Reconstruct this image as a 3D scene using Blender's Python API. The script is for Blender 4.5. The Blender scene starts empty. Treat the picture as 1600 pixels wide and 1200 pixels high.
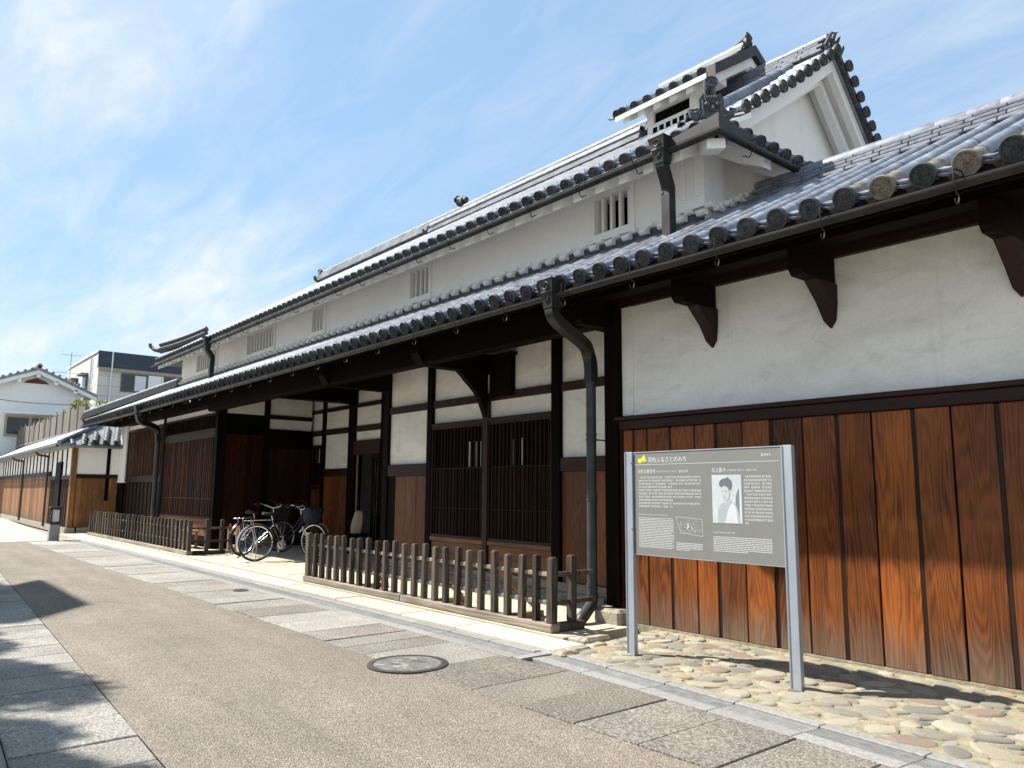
import bpy, math, random
from mathutils import Vector, Matrix, Euler
RAD = math.radians
rnd = random.Random(11)
sc = bpy.context.scene
COL = sc.collection

# ------------------------------------------------------------------ camera
cam = bpy.data.cameras.new('camera'); co = bpy.data.objects.new('camera', cam); COL.objects.link(co)
ROT = ((0.64085357, 0.10213478, 0.76083848), (0.76763205, -0.09417992, -0.63393310), (0.00690909, 0.99030229, -0.13875747))
mw = Matrix(ROT).to_4x4(); mw.translation = Vector((0, 0, 1.35)); co.matrix_world = mw
cam.sensor_fit = 'HORIZONTAL'; cam.sensor_width = 36; cam.lens = 36 * 1205 / 1600
cam.clip_start = .05; cam.clip_end = 3000
sc.camera = co

# ------------------------------------------------------------------ light
SUN = Vector((0.70, 0.44, -1.0)).normalized()          # the way the light travels
sun = bpy.data.lights.new('sun', 'SUN'); so = bpy.data.objects.new('sun', sun); COL.objects.link(so)
sun.energy = 4.8; sun.angle = RAD(.9); sun.color = (1.0, .955, .88)
so.rotation_euler = SUN.to_track_quat('-Z', 'Y').to_euler(); so.location = (-20, -12, 30)
to_sun = -SUN
elev = math.asin(to_sun.z); azim = math.atan2(to_sun.x, to_sun.y)
world = bpy.data.worlds.new('World'); sc.world = world; world.use_nodes = True
nt = world.node_tree; nt.nodes.clear()
def N(t, **k):
    n = nt.nodes.new(t)
    for a, b in k.items(): setattr(n, a, b)
    return n
def LK(a, b): nt.links.new(a, b)
sky = N('ShaderNodeTexSky', sky_type='NISHITA'); sky.sun_disc = False
sky.sun_elevation = elev; sky.sun_rotation = azim; sky.air_density = 1.0; sky.dust_density = .35; sky.ozone_density = .9; sky.altitude = 50
tc = N('ShaderNodeTexCoord')
sep = N('ShaderNodeSeparateXYZ'); LK(tc.outputs['Generated'], sep.inputs[0])
def Mth(op, a, b=None, clamp=False):
    m = N('ShaderNodeMath', operation=op); m.use_clamp = clamp
    for i, v in enumerate((a, b)):
        if v is None: continue
        if isinstance(v, (int, float)): m.inputs[i].default_value = v
        else: LK(v, m.inputs[i])
    return m.outputs[0]
zz = Mth('ADD', Mth('MAXIMUM', sep.outputs[2], 0.0), .13)
cx = Mth('DIVIDE', sep.outputs[0], zz); cy = Mth('DIVIDE', sep.outputs[1], zz)
comb = N('ShaderNodeCombineXYZ'); LK(cx, comb.inputs[0]); LK(cy, comb.inputs[1])
mp = N('ShaderNodeMapping'); mp.inputs['Rotation'].default_value = (0, 0, RAD(35)); mp.inputs['Scale'].default_value = (.4, 1.2, 1)
mp.inputs['Location'].default_value = (-5.85, 5.56, 0)
LK(comb.outputs[0], mp.inputs[0])
n1 = N('ShaderNodeTexNoise'); n1.inputs['Scale'].default_value = .9; n1.inputs['Detail'].default_value = 7; n1.inputs['Roughness'].default_value = .56; n1.inputs['Distortion'].default_value = .25
LK(mp.outputs[0], n1.inputs['Vector'])
n2 = N('ShaderNodeTexNoise'); n2.inputs['Scale'].default_value = 6.0; n2.inputs['Detail'].default_value = 8; n2.inputs['Roughness'].default_value = .62; n2.inputs['Distortion'].default_value = .6
LK(mp.outputs[0], n2.inputs['Vector'])
mr = N('ShaderNodeMapRange'); mr.interpolation_type = 'SMOOTHSTEP'; LK(n1.outputs[0], mr.inputs[0]); mr.inputs[1].default_value = .42; mr.inputs[2].default_value = .66
mr2 = N('ShaderNodeMapRange'); LK(n2.outputs[0], mr2.inputs[0]); mr2.inputs[1].default_value = .25; mr2.inputs[2].default_value = .75; mr2.inputs[3].default_value = .45; mr2.inputs[4].default_value = 1.1
cl = Mth('MULTIPLY', mr.outputs[0], mr2.outputs[0], True)
mr3 = N('ShaderNodeMapRange'); LK(n2.outputs[0], mr3.inputs[0]); mr3.inputs[1].default_value = .42; mr3.inputs[2].default_value = .72; mr3.inputs[3].default_value = 0; mr3.inputs[4].default_value = .20
cl = Mth('ADD', Mth('ADD', Mth('MULTIPLY', cl, .88), mr3.outputs[0]), .05, True)
tint = N('ShaderNodeMixRGB', blend_type='MULTIPLY'); tint.inputs[0].default_value = 1; LK(sky.outputs[0], tint.inputs[1]); tint.inputs[2].default_value = (.78, .93, 1.0, 1)
mixc = N('ShaderNodeMixRGB'); LK(cl, mixc.inputs[0]); even = N('ShaderNodeMixRGB'); even.inputs[0].default_value = .78; LK(tint.outputs[0], even.inputs[1]); even.inputs[2].default_value = (1.05, 1.65, 2.38, 1); LK(even.outputs[0], mixc.inputs[1]); mixc.inputs[2].default_value = (2.9, 3.05, 3.18, 1)
bg = N('ShaderNodeBackground'); bg.inputs[1].default_value = .15; LK(mixc.outputs[0], bg.inputs[0])
wo = N('ShaderNodeOutputWorld'); LK(bg.outputs[0], wo.inputs[0])
vs = sc.view_settings; vs.view_transform = 'Standard'; vs.look = 'None'; vs.exposure = 1.14; vs.gamma = 1; vs.use_curve_mapping = False
sc.cycles.max_bounces = 6; sc.cycles.diffuse_bounces = 4; sc.cycles.glossy_bounces = 3

# ------------------------------------------------------------------ helpers: materials
class NB:
    def __init__(s, name):
        s.m = bpy.data.materials.new(name); s.m.use_nodes = True; s.t = s.m.node_tree
        s.b = s.t.nodes['Principled BSDF']
    def n(s, t, **k):
        x = s.t.nodes.new(t)
        for a, b in k.items(): setattr(x, a, b)
        return x
    def l(s, a, b): s.t.links.new(a, b)
    def coord(s, scale=(1, 1, 1), rand=True):
        t = s.n('ShaderNodeTexCoord'); m = s.n('ShaderNodeMapping'); m.inputs['Scale'].default_value = scale
        if rand:
            oi = s.n('ShaderNodeObjectInfo'); mu = s.n('ShaderNodeVectorMath', operation='SCALE'); mu.inputs[0].default_value = (31.7, 17.3, 11.9)
            s.l(oi.outputs['Random'], mu.inputs['Scale']); ad = s.n('ShaderNodeVectorMath', operation='ADD')
            s.l(t.outputs['Object'], ad.inputs[0]); s.l(mu.outputs[0], ad.inputs[1]); s.l(ad.outputs[0], m.inputs[0])
        else: s.l(t.outputs['Object'], m.inputs[0])
        return m.outputs[0]
    def noise(s, vec, scale, detail=6, rough=.6, dist=0):
        x = s.n('ShaderNodeTexNoise'); x.inputs['Scale'].default_value = scale; x.inputs['Detail'].default_value = detail
        x.inputs['Roughness'].default_value = rough; x.inputs['Distortion'].default_value = dist; s.l(vec, x.inputs['Vector']); return x.outputs[0]
    def ramp(s, fac, stops, interp='LINEAR'):
        r = s.n('ShaderNodeValToRGB'); r.color_ramp.interpolation = interp; e = r.color_ramp.elements
        while len(e) < len(stops): e.new(.5)
        for i, (p, c) in enumerate(stops):
            e[i].position = p; e[i].color = (c[0], c[1], c[2], 1) if not isinstance(c, (int, float)) else (c, c, c, 1)
        s.l(fac, r.inputs[0]); return r.outputs[0]
    def rng(s, v, a, b, c=0., d=1.):
        r = s.n('ShaderNodeMapRange'); s.l(v, r.inputs[0])
        for i, q in enumerate((a, b, c, d)): r.inputs[i + 1].default_value = q
        return r.outputs[0]
    def mix(s, f, a, b, mode='MIX'):
        x = s.n('ShaderNodeMixRGB', blend_type=mode)
        for i, v in enumerate((f, a, b)):
            if isinstance(v, (int, float)): x.inputs[i].default_value = v if i == 0 else (v, v, v, 1)
            elif isinstance(v, tuple): x.inputs[i].default_value = (*v[:3], 1)
            else: s.l(v, x.inputs[i])
        return x.outputs[0]
    def math(s, op, a, b=0.):
        x = s.n('ShaderNodeMath', operation=op)
        for i, v in enumerate((a, b)):
            if isinstance(v, (int, float)): x.inputs[i].default_value = v
            else: s.l(v, x.inputs[i])
        return x.outputs[0]
    def rand(s): return s.n('ShaderNodeObjectInfo').outputs['Random']
    def z(s):
        t = s.n('ShaderNodeTexCoord'); x = s.n('ShaderNodeSeparateXYZ'); s.l(t.outputs['Object'], x.inputs[0]); return x.outputs[2]
    def done(s, col, rough=.7, bump=None, bstr=.3, bdist=.01, metallic=0., spec=.4):
        b = s.b
        if isinstance(col, tuple): b.inputs['Base Color'].default_value = (*col, 1)
        else: s.l(col, b.inputs['Base Color'])
        if isinstance(rough, (int, float)): b.inputs['Roughness'].default_value = rough
        else: s.l(rough, b.inputs['Roughness'])
        b.inputs['Metallic'].default_value = metallic; b.inputs['Specular IOR Level'].default_value = spec
        if bump is not None:
            u = s.n('ShaderNodeBump'); u.inputs['Strength'].default_value = bstr; u.inputs['Distance'].default_value = bdist
            s.l(bump, u.inputs['Height']); s.l(u.outputs[0], b.inputs['Normal'])
        return s.m

def simple(name, c1, c2, scale=8, rough=.7, bstr=.2, stretch=(1, 1, 1), vary=.25, metallic=0., spec=.4, bdist=.005, detail=6):
    k = NB(name); v = k.coord(stretch); f = k.noise(v, scale, detail)
    col = k.ramp(f, [(.3, c1), (.7, c2)])
    if vary:
        col = k.mix(1., col, k.mix(k.rand(), (1 - vary,) * 3, (1 + vary,) * 3), 'MULTIPLY')
    return k.done(col, rough, f, bstr, bdist, metallic, spec)

def wood(name, dark, light, grain=14., long=.07, axis='z', vary=.3, bstr=.35, rough=.6, worn=None, contrast=(.25, .75), spec=.3, shine=None):
    """planed timber: growth rings drawn out along the length, fine fibre, knots, weathered foot"""
    k = NB(name); L = {'z': (1, 1, long), 'x': (long, 1, 1), 'y': (1, long, 1)}[axis]
    v = k.coord(L); warp = k.noise(v, 2.6, 3, .5)
    ring = k.math('SINE', k.math('MULTIPLY', k.math('ADD', warp, k.math('MULTIPLY', k.noise(v, 7., 3), .09)), grain * 15.))
    ring = k.rng(ring, -1, 1)
    Lf = {'z': (1, 1, .02), 'x': (.02, 1, 1), 'y': (1, .02, 1)}[axis]
    fib = k.noise(k.coord(Lf), 160, 3)
    patch = k.noise(k.coord({'z': (1, 1, .3), 'x': (.3, 1, 1), 'y': (1, .3, 1)}[axis]), 3.2, 4)
    f = k.math('ADD', k.math('MULTIPLY', ring, .15), k.math('ADD', k.math('MULTIPLY', fib, .36), k.math('MULTIPLY', patch, .60)))
    col = k.ramp(f, [(contrast[0], dark), (.5, tuple((a + b) / 2 for a, b in zip(dark, light))), (contrast[1], light)])
    col = k.mix(1., col, k.mix(k.rand(), (1 - vary,) * 3, (1 + vary, 1 + vary, 1 + vary * .9)), 'MULTIPLY')
    if worn:      # rain splash at the foot of the wall: greyed wood with an uneven edge
        h0, h1, wc = worn
        ragged = k.noise(k.coord((1, 1, .12)), 22, 4)
        w = k.rng(k.math('ADD', k.z(), k.math('MULTIPLY', ragged, -.55)), h1 - .27, h0 - .27)
        w.node.clamp = True
        gcol = k.ramp(f, [(.25, tuple(c * .45 for c in wc)), (.75, wc)])
        col = k.mix(k.math('MULTIPLY', w, .85), col, gcol)
    bm = k.math('ADD', ring, k.math('MULTIPLY', fib, .8))
    return k.done(col, rough, bm, bstr, .003, 0, spec)

def plaster(name, base, dirt, amt=1., sx=1.):
    k = NB(name); v = k.coord((1, 1, 1), False)
    big = k.noise(k.coord((.55, .55, 1.1), False), 1.5, 5, .6, .6); mid = k.noise(k.coord((.4, 1, 1.2), False), 5, 6, .62, .8); fine = k.noise(v, 60, 4)
    col = k.mix(k.math('MULTIPLY', k.rng(big, .42, .72), .75 * amt), base, dirt)
    col = k.mix(k.math('MULTIPLY', k.rng(mid, .52, .75), .45 * amt), col, tuple(c * .8 for c in dirt))
    col = k.mix(1., col, k.ramp(fine, [(.3, .93), (.7, 1.03)]), 'MULTIPLY')
    cv = k.n('ShaderNodeTexVoronoi', feature='DISTANCE_TO_EDGE'); cv.inputs['Scale'].default_value = .75
    wv = k.n('ShaderNodeVectorMath', operation='ADD'); k.l(k.coord((1, 1, 1), False), wv.inputs[0]); nz = k.n('ShaderNodeTexNoise'); nz.inputs['Scale'].default_value = 3.; nz.inputs['Detail'].default_value = 5; k.l(k.coord((1, 1, 1), False), nz.inputs['Vector'])
    sc3 = k.n('ShaderNodeVectorMath', operation='SCALE'); sc3.inputs['Scale'].default_value = .35; k.l(nz.outputs['Color'], sc3.inputs[0]); k.l(sc3.outputs[0], wv.inputs[1]); k.l(wv.outputs[0], cv.inputs['Vector'])
    crack = k.math('MULTIPLY', k.rng(cv.outputs['Distance'], .0045, .001), k.rng(big, .45, .6)); crack.node.use_clamp = True
    col = k.mix(k.math('MULTIPLY', crack, .35 * amt), col, tuple(c * .45 for c in dirt))
    streak = k.noise(k.coord((1, 1, .06), False), 9, 4, .6)
    col = k.mix(k.math('MULTIPLY', k.rng(streak, .56, .75), .28), col, tuple(c * .78 for c in dirt))
    h = k.math('ADD', k.math('MULTIPLY', mid, 1.5), k.math('MULTIPLY', fine, .25))
    return k.done(col, .88, h, .25, .008, 0, .15)

MAT = {}
MAT['plaster'] = plaster('lime_plaster', (.88, .85, .79), (.66, .625, .55))
MAT['plaster_clean'] = plaster('white_plaster', (.90, .88, .835), (.78, .755, .70), .5)
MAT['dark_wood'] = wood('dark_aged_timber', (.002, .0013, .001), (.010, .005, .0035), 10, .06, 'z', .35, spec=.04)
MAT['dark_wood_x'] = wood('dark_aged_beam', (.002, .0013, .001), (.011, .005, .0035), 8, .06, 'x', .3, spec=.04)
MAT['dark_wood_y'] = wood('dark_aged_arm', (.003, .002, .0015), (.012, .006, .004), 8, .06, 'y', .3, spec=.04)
MAT['rail'] = wood('brown_rail', (.006, .002, .0012), (.034, .010, .005), 9, .05, 'x', .2)
MAT['board'] = wood('cedar_board', (.014, .0035, .0012), (.255, .070, .0105), 15, .085, 'z', .45, .55, .5, (.06, .46, (.17, .125, .088)), (.33, .74))
MAT['board_dark'] = wood('old_cedar_board', (.006, .0025, .0018), (.045, .012, .006), 12, .07, 'z', .35, .4, .6, spec=.12)
MAT['batten'] = wood('batten', (.004, .0015, .001), (.022, .007, .0035), 9, .06, 'z', .3)
MAT['lattice'] = wood('lattice_timber', (.003, .0015, .001), (.030, .010, .0045), 9, .05, 'z', .6, spec=.12)
MAT['lattice_lit'] = wood('lit_lattice_timber', (.014, .005, .003), (.13, .045, .017), 9, .05, 'z', .5)  # brighter copy of the lattice timber; the far wing's orange light is in its colour
MAT['sill'] = wood('sill_timber', (.06, .022, .011), (.26, .115, .05), 11, .05, 'x', .2)
MAT['grey_wood'] = wood('weathered_grey_timber', (.007, .005, .004), (.115, .092, .074), 11, .06, 'z', .45, .6, .85, None, (.34, .70), .15)
MAT['grey_wood_x'] = wood('weathered_grey_rail', (.06, .048, .036), (.36, .30, .235), 9, .05, 'x', .25, .5, .8)
MAT['plank'] = wood('grey_plank', (.085, .075, .065), (.24, .21, .18), 9, .06, 'z', .25, .5, .85)
MAT['tan_wood'] = wood('tan_timber', (.16, .085, .035), (.42, .25, .11), 9, .06, 'z', .2)
MAT['annex_board'] = wood('weathered_brown_board', (.055, .022, .009), (.31, .14, .05), 10, .06, 'z', .3, .4, .7, (.05, .55, (.10, .075, .055)))
# smoked clay tiles: silver grey with stains, each tile a little different
k = NB('smoked_clay_tile'); v = k.coord(); f = k.noise(v, 9, 5, .6, .4); g = k.noise(v, 45, 3)
col = k.ramp(f, [(.28, (.085, .092, .112)), (.55, (.185, .20, .235)), (.8, (.29, .305, .335))])
col = k.mix(1., col, k.mix(k.rand(), (.78, .78, .80), (1.18, 1.18, 1.16)), 'MULTIPLY')
MAT['tile'] = k.done(col, k.rng(f, .3, .8, .40, .66), g, .12, .004, 0, .55)
k = NB('smoked_clay_tile_field'); v = k.coord((1, 1, 1), False); f = k.noise(v, 4.5, 6, .65, .3); g = k.noise(v, 40, 3)
col = k.ramp(f, [(.28, (.11, .115, .127)), (.5, (.215, .223, .24)), (.75, (.335, .34, .35))])
MAT['tile_field'] = k.done(col, k.rng(f, .3, .8, .46, .72), g, .12, .004, 0, .55)
MAT['tile_face'] = simple('eave_disc_clay', (.022, .023, .026), (.085, .085, .085), 22, .62, .2, vary=.30, spec=.4)
k = NB('tawny_stained_tile'); v = k.coord(); f = k.noise(v, 14, 5)
MAT['tile_tawny'] = k.done(k.ramp(f, [(.35, (.11, .10, .082)), (.7, (.31, .265, .19))]), .6, f, .2, .004, 0, .35)
MAT['copper'] = simple('aged_copper', (.013, .0125, .012), (.038, .035, .033), 5, .5, .1, metallic=.3, vary=.12)
MAT['pipe'] = simple('grey_green_pipe', (.022, .024, .022), (.048, .050, .045), 6, .5, .1, vary=.1)
MAT['iron'] = simple('black_iron', (.018, .017, .016), (.045, .042, .04), 12, .5, .2, metallic=.6, vary=.1)
MAT['granite'] = simple('granite_step', (.34, .31, .25), (.56, .52, .44), 55, .85, .35, vary=.12)
MAT['concrete'] = simple('pale_concrete', (.165, .165, .155), (.29, .285, .27), 40, .85, .4, vary=.10)
MAT['steel'] = simple('galvanised_steel', (.33, .36, .40), (.45, .485, .53), 7, .38, .05, stretch=(1, 1, .25), metallic=.35, vary=.05)
MAT['grate'] = simple('grating_steel', (.20, .20, .195), (.34, .34, .33), 14, .55, .1, metallic=.3, vary=.12)
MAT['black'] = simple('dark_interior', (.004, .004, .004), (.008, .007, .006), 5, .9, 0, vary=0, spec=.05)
MAT['slit_daylight'] = simple('painted_daylight', (.62, .63, .63), (.72, .72, .71), 5, .8, 0, vary=0)  # pale tone painted for back-window daylight seen through the lattices

def slab_mat(name, a, b, c):
    k = NB(name); v = k.coord(); f = k.noise(v, 55, 6, .8); g = k.noise(v, 2.5, 4); sp = k.noise(v, 210, 2, .5)
    col = k.ramp(f, [(.38, a), (.5, b), (.60, c)])
    col = k.mix(k.rng(sp, .60, .72), col, (.62, .60, .56)); col = k.mix(k.rng(sp, .40, .30), col, (.07, .06, .05))
    col = k.mix(1., col, k.ramp(g, [(.3, .82), (.7, 1.1)]), 'MULTIPLY')
    col = k.mix(1., col, k.mix(k.rand(), (.80, .79, .78), (1.18, 1.19, 1.20)), 'MULTIPLY')
    return k.done(col, .85, k.math('ADD', f, k.math('MULTIPLY', sp, .6)), 1., .016, 0, .3)
MAT['slab'] = slab_mat('granite_slab', (.10, .086, .070), (.25, .22, .185), (.50, .455, .395))
MAT['slab_pale'] = slab_mat('pale_granite_slab', (.20, .185, .160), (.36, .335, .295), (.58, .545, .485))
k = NB('road_aggregate'); v = k.coord((1, 1, 1), False)
vo = k.n('ShaderNodeTexVoronoi'); vo.inputs['Scale'].default_value = 165; k.l(v, vo.inputs['Vector'])
sep_ = k.n('ShaderNodeSeparateColor'); k.l(vo.outputs['Color'], sep_.inputs[0])
big = k.noise(v, .9, 5, .6); mid = k.noise(v, 7, 5, .6); fin = k.noise(v, 330, 3)
col = k.ramp(sep_.outputs[0], [(.0, (.115, .095, .072)), (.35, (.205, .174, .137)), (.7, (.295, .252, .20)), (1., (.47, .415, .34))])
col = k.mix(1., col, k.ramp(vo.outputs['Distance'], [(.0, 1.08), (.55, .78)]), 'MULTIPLY')
track = k.noise(k.coord((.10, 1.0, 1), False), 2.2, 4, .55); stain = k.noise(k.coord((.5, 1, 1), False), 1.7, 6, .7, 1.2)
col = k.mix(1., col, k.ramp(big, [(.3, .86), (.7, 1.10)]), 'MULTIPLY'); col = k.mix(1., col, k.ramp(mid, [(.3, .92), (.7, 1.06)]), 'MULTIPLY'); col = k.mix(1., col, k.ramp(track, [(.35, .86), (.65, 1.08)]), 'MULTIPLY'); col = k.mix(1., col, k.ramp(stain, [(.60, 1.0), (.72, .80)]), 'MULTIPLY')
MAT['road'] = k.done(col, .88, k.math('ADD', k.math('MULTIPLY', vo.outputs['Distance'], -1.), k.math('MULTIPLY', fin, .3)), .8, .006, 0, .3)
k = NB('sandy_yard'); v = k.coord((1, 1, 1), False); f = k.noise(v, 3, 6); g = k.noise(v, 120, 4)
col = k.ramp(f, [(.3, (.41, .37, .275)), (.7, (.53, .485, .37))]); col = k.mix(1., col, k.ramp(g, [(.3, .85), (.7, 1.1)]), 'MULTIPLY')
MAT['yard'] = k.done(col, .9, g, .3, .006, 0, .2)
k = NB('cobble_mortar'); v = k.coord((1, 1, 1), False); f = k.noise(v, 14, 6); g = k.noise(v, 90, 4, .7)
col = k.ramp(f, [(.3, (.23, .198, .135)), (.7, (.43, .38, .275))]); col = k.mix(1., col, k.ramp(g, [(.3, .7), (.7, 1.15)]), 'MULTIPLY')
MAT['mortar'] = k.done(col, .95, k.math('ADD', f, k.math('MULTIPLY', g, .8)), .8, .02, 0, .2)
k = NB('river_cobble'); v = k.coord(); f = k.noise(v, 16, 5, .6, .4); g = k.noise(v, 110, 4)
pal = k.ramp(k.rand(), [(.0, (.42, .385, .30)), (.2, (.33, .30, .245)), (.36, (.30, .28, .235)), (.5, (.45, .405, .305)), (.62, (.25, .235, .205)), (.72, (.43, .345, .225)), (.82, (.50, .46, .365)), (.92, (.30, .235, .185)), (1., (.37, .345, .29))], 'CONSTANT')
col = k.mix(1., pal, k.ramp(f, [(.25, .62), (.75, 1.12)]), 'MULTIPLY'); col = k.mix(1., col, k.ramp(g, [(.3, .82), (.7, 1.1)]), 'MULTIPLY')
MAT['cobble'] = k.done(col, .85, k.math('ADD', f, k.math('MULTIPLY', g, .45)), .7, .012, 0, .25)
MAT['stone'] = simple('rough_foundation_stone', (.17, .145, .105), (.42, .37, .28), 11, .9, .8, vary=.15, bdist=.02)
MAT['ground'] = simple('earth', (.20, .18, .15), (.30, .27, .23), 2, .95, .2, vary=0)

# ------------------------------------------------------------------ helpers: meshes
class MB:
    def __init__(s): s.v = []; s.f = []
    def add(s, vs_, fs):
        o = len(s.v); s.v += [tuple(p) for p in vs_]; s.f += [tuple(i + o for i in f) for f in fs]; return s
    def box(s, x0, x1, y0, y1, z0, z1):
        return s.add([(x0, y0, z0), (x1, y0, z0), (x1, y1, z0), (x0, y1, z0), (x0, y0, z1), (x1, y0, z1), (x1, y1, z1), (x0, y1, z1)],
                     [(0, 3, 2, 1), (4, 5, 6, 7), (0, 1, 5, 4), (1, 2, 6, 5), (2, 3, 7, 6), (3, 0, 4, 7)])
    def cbox(s, x0, x1, y0, y1, z0, z1, c=.006):
        V = []; idx = {}
        for sx in (0, 1):
            for sy in (0, 1):
                for sz in (0, 1):
                    X, Y, Z = (x1 if sx else x0), (y1 if sy else y0), (z1 if sz else z0)
                    ix, iy, iz = (-c if sx else c), (-c if sy else c), (-c if sz else c)
                    idx[sx, sy, sz, 'x'] = len(V); V.append((X, Y + iy, Z + iz))
                    idx[sx, sy, sz, 'y'] = len(V); V.append((X + ix, Y, Z + iz))
                    idx[sx, sy, sz, 'z'] = len(V); V.append((X + ix, Y + iy, Z))
        F = []
        g = lambda a, b, d, t: idx[a, b, d, t]
        F += [(g(0,0,0,'x'), g(0,0,1,'x'), g(0,1,1,'x'), g(0,1,0,'x')), (g(1,0,0,'x'), g(1,1,0,'x'), g(1,1,1,'x'), g(1,0,1,'x')),
              (g(0,0,0,'y'), g(1,0,0,'y'), g(1,0,1,'y'), g(0,0,1,'y')), (g(0,1,0,'y'), g(0,1,1,'y'), g(1,1,1,'y'), g(1,1,0,'y')),
              (g(0,0,0,'z'), g(0,1,0,'z'), g(1,1,0,'z'), g(1,0,0,'z')), (g(0,0,1,'z'), g(1,0,1,'z'), g(1,1,1,'z'), g(0,1,1,'z'))]
        for a in (0, 1):
            for b in (0, 1):
                F += [(g(0,a,b,'y'), g(1,a,b,'y'), g(1,a,b,'z'), g(0,a,b,'z')), (g(a,0,b,'x'), g(a,1,b,'x'), g(a,1,b,'z'), g(a,0,b,'z')),
                      (g(a,b,0,'x'), g(a,b,1,'x'), g(a,b,1,'y'), g(a,b,0,'y'))]
                for d_ in (0, 1): F.append((g(a,b,d_,'x'), g(a,b,d_,'y'), g(a,b,d_,'z')))
        return s.add(V, F)
    def prism(s, pts, axis, a, b):
        """pts: outline in the plane across the axis; x: (y,z)  y: (x,z)  z: (x,y)"""
        f = {'x': lambda p, t: (t, p[0], p[1]), 'y': lambda p, t: (p[0], t, p[1]), 'z': lambda p, t: (p[0], p[1], t)}[axis]
        n = len(pts); V = [f(p, a) for p in pts] + [f(p, b) for p in pts]
        return s.add(V, [tuple(range(n))[::-1], tuple(range(n, 2 * n))] + [(i, (i + 1) % n, n + (i + 1) % n, n + i) for i in range(n)])
    def tube(s, path, r, n=8, cap=True):
        path = [Vector(p) for p in path]; rs = r if isinstance(r, (list, tuple)) else [r] * len(path)
        t0 = (path[1] - path[0]).normalized(); u = t0.orthogonal().normalized(); o = len(s.v)
        for i, p in enumerate(path):
            t = (path[min(i + 1, len(path) - 1)] - path[max(i - 1, 0)]).normalized()
            u = (u - t * u.dot(t)).normalized(); w = t.cross(u)
            for j in range(n):
                a = 2 * math.pi * j / n; q = p + (u * math.cos(a) + w * math.sin(a)) * rs[i]; s.v.append(tuple(q))
        for i in range(len(path) - 1):
            for j in range(n):
                a, b = o + i * n + j, o + i * n + (j + 1) % n; s.f.append((a, b, b + n, a + n))
        if cap:
            s.f.append(tuple(o + j for j in range(n))[::-1]); s.f.append(tuple(o + (len(path) - 1) * n + j for j in range(n)))
        return s
    def loft(s, rings, cap=True, closed=True):
        o = len(s.v); n = len(rings[0])
        for r in rings: s.v += [tuple(p) for p in r]
        for i in range(len(rings) - 1):
            for j in range(n if closed else n - 1):
                a, b = o + i * n + j, o + i * n + (j + 1) % n; s.f.append((a, b, b + n, a + n))
        if cap: s.f.append(tuple(o + j for j in range(n))[::-1]); s.f.append(tuple(o + (len(rings) - 1) * n + j for j in range(n)))
        return s
    def xf(s, M):
        s.v = [tuple(M @ Vector(p)) for p in s.v]; return s
    def mesh(s, name, mat, smooth=None):
        m = bpy.data.meshes.new(name); m.from_pydata(s.v, [], s.f); m.update()
        if mat is not None:
            for q in (mat if isinstance(mat, (list, tuple)) else [mat]): m.materials.append(MAT[q] if isinstance(q, str) else q)
        if smooth is not None:
            m.polygons.foreach_set('use_smooth', [True] * len(m.polygons)); m.set_sharp_from_angle(angle=RAD(smooth))
        return m
    def build(s, name, mat, parent=None, smooth=None): return put(name, s.mesh(name, mat, smooth), parent)

BASE = {}          # world offset of each object that has parts
def put(name, mesh, parent=None, loc=(0, 0, 0), rot=(0, 0, 0), scale=(1, 1, 1)):
    """loc in world metres, whatever the parent is (parents never turn)"""
    o = bpy.data.objects.new(name, mesh); COL.objects.link(o); off = Vector((0, 0, 0))
    if parent is not None: o.parent = parent; off = BASE.get(parent.name, Vector((0, 0, 0)))
    o.location = Vector(loc) - off; o.rotation_euler = rot; o.scale = scale; BASE[o.name] = Vector(loc)
    return o
def tag(o, label=None, cat=None, group=None, kind=None):
    for a, b in (('label', label), ('category', cat), ('group', group), ('kind', kind)):
        if b: o[a] = b
    return o
def thing(name, loc, label, cat, group=None):
    o = bpy.data.objects.new(name, None); COL.objects.link(o); o.location = loc; o.empty_display_size = .2; BASE[o.name] = Vector(loc)
    return tag(o, label, cat, group)
def bx(name, mat, parent, x0, x1, y0, y1, z0, z1, c=None):
    m = MB(); (m.box(x0, x1, y0, y1, z0, z1) if c is None else m.cbox(x0, x1, y0, y1, z0, z1, c)); return m.build(name, mat, parent)

# ================================================================== GROUND
tag(MB().add([(-900, -700, -.05), (700, -700, -.05), (700, 900, -.05), (-900, 900, -.05)], [(0, 1, 2, 3)]).build('ground', 'ground'), kind='structure')
def yl(x): return 1.05 - .053 * x               # road edge, far side from the house
def yc(x): return .44 - .05 * x                 # kerb of that pavement
YR = 3.34                                       # road edge, house side
m = MB(); xs = [12, 6, 2, -2, -6, -10, -14, -18, -21, -23.6]
for a, b in zip(xs, xs[1:]): m.add([(a, yl(a), 0), (a, YR, 0), (b, YR, 0), (b, yl(b), 0)], [(0, 1, 2, 3)])
tag(m.build('road', 'road'), kind='structure')

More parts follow.
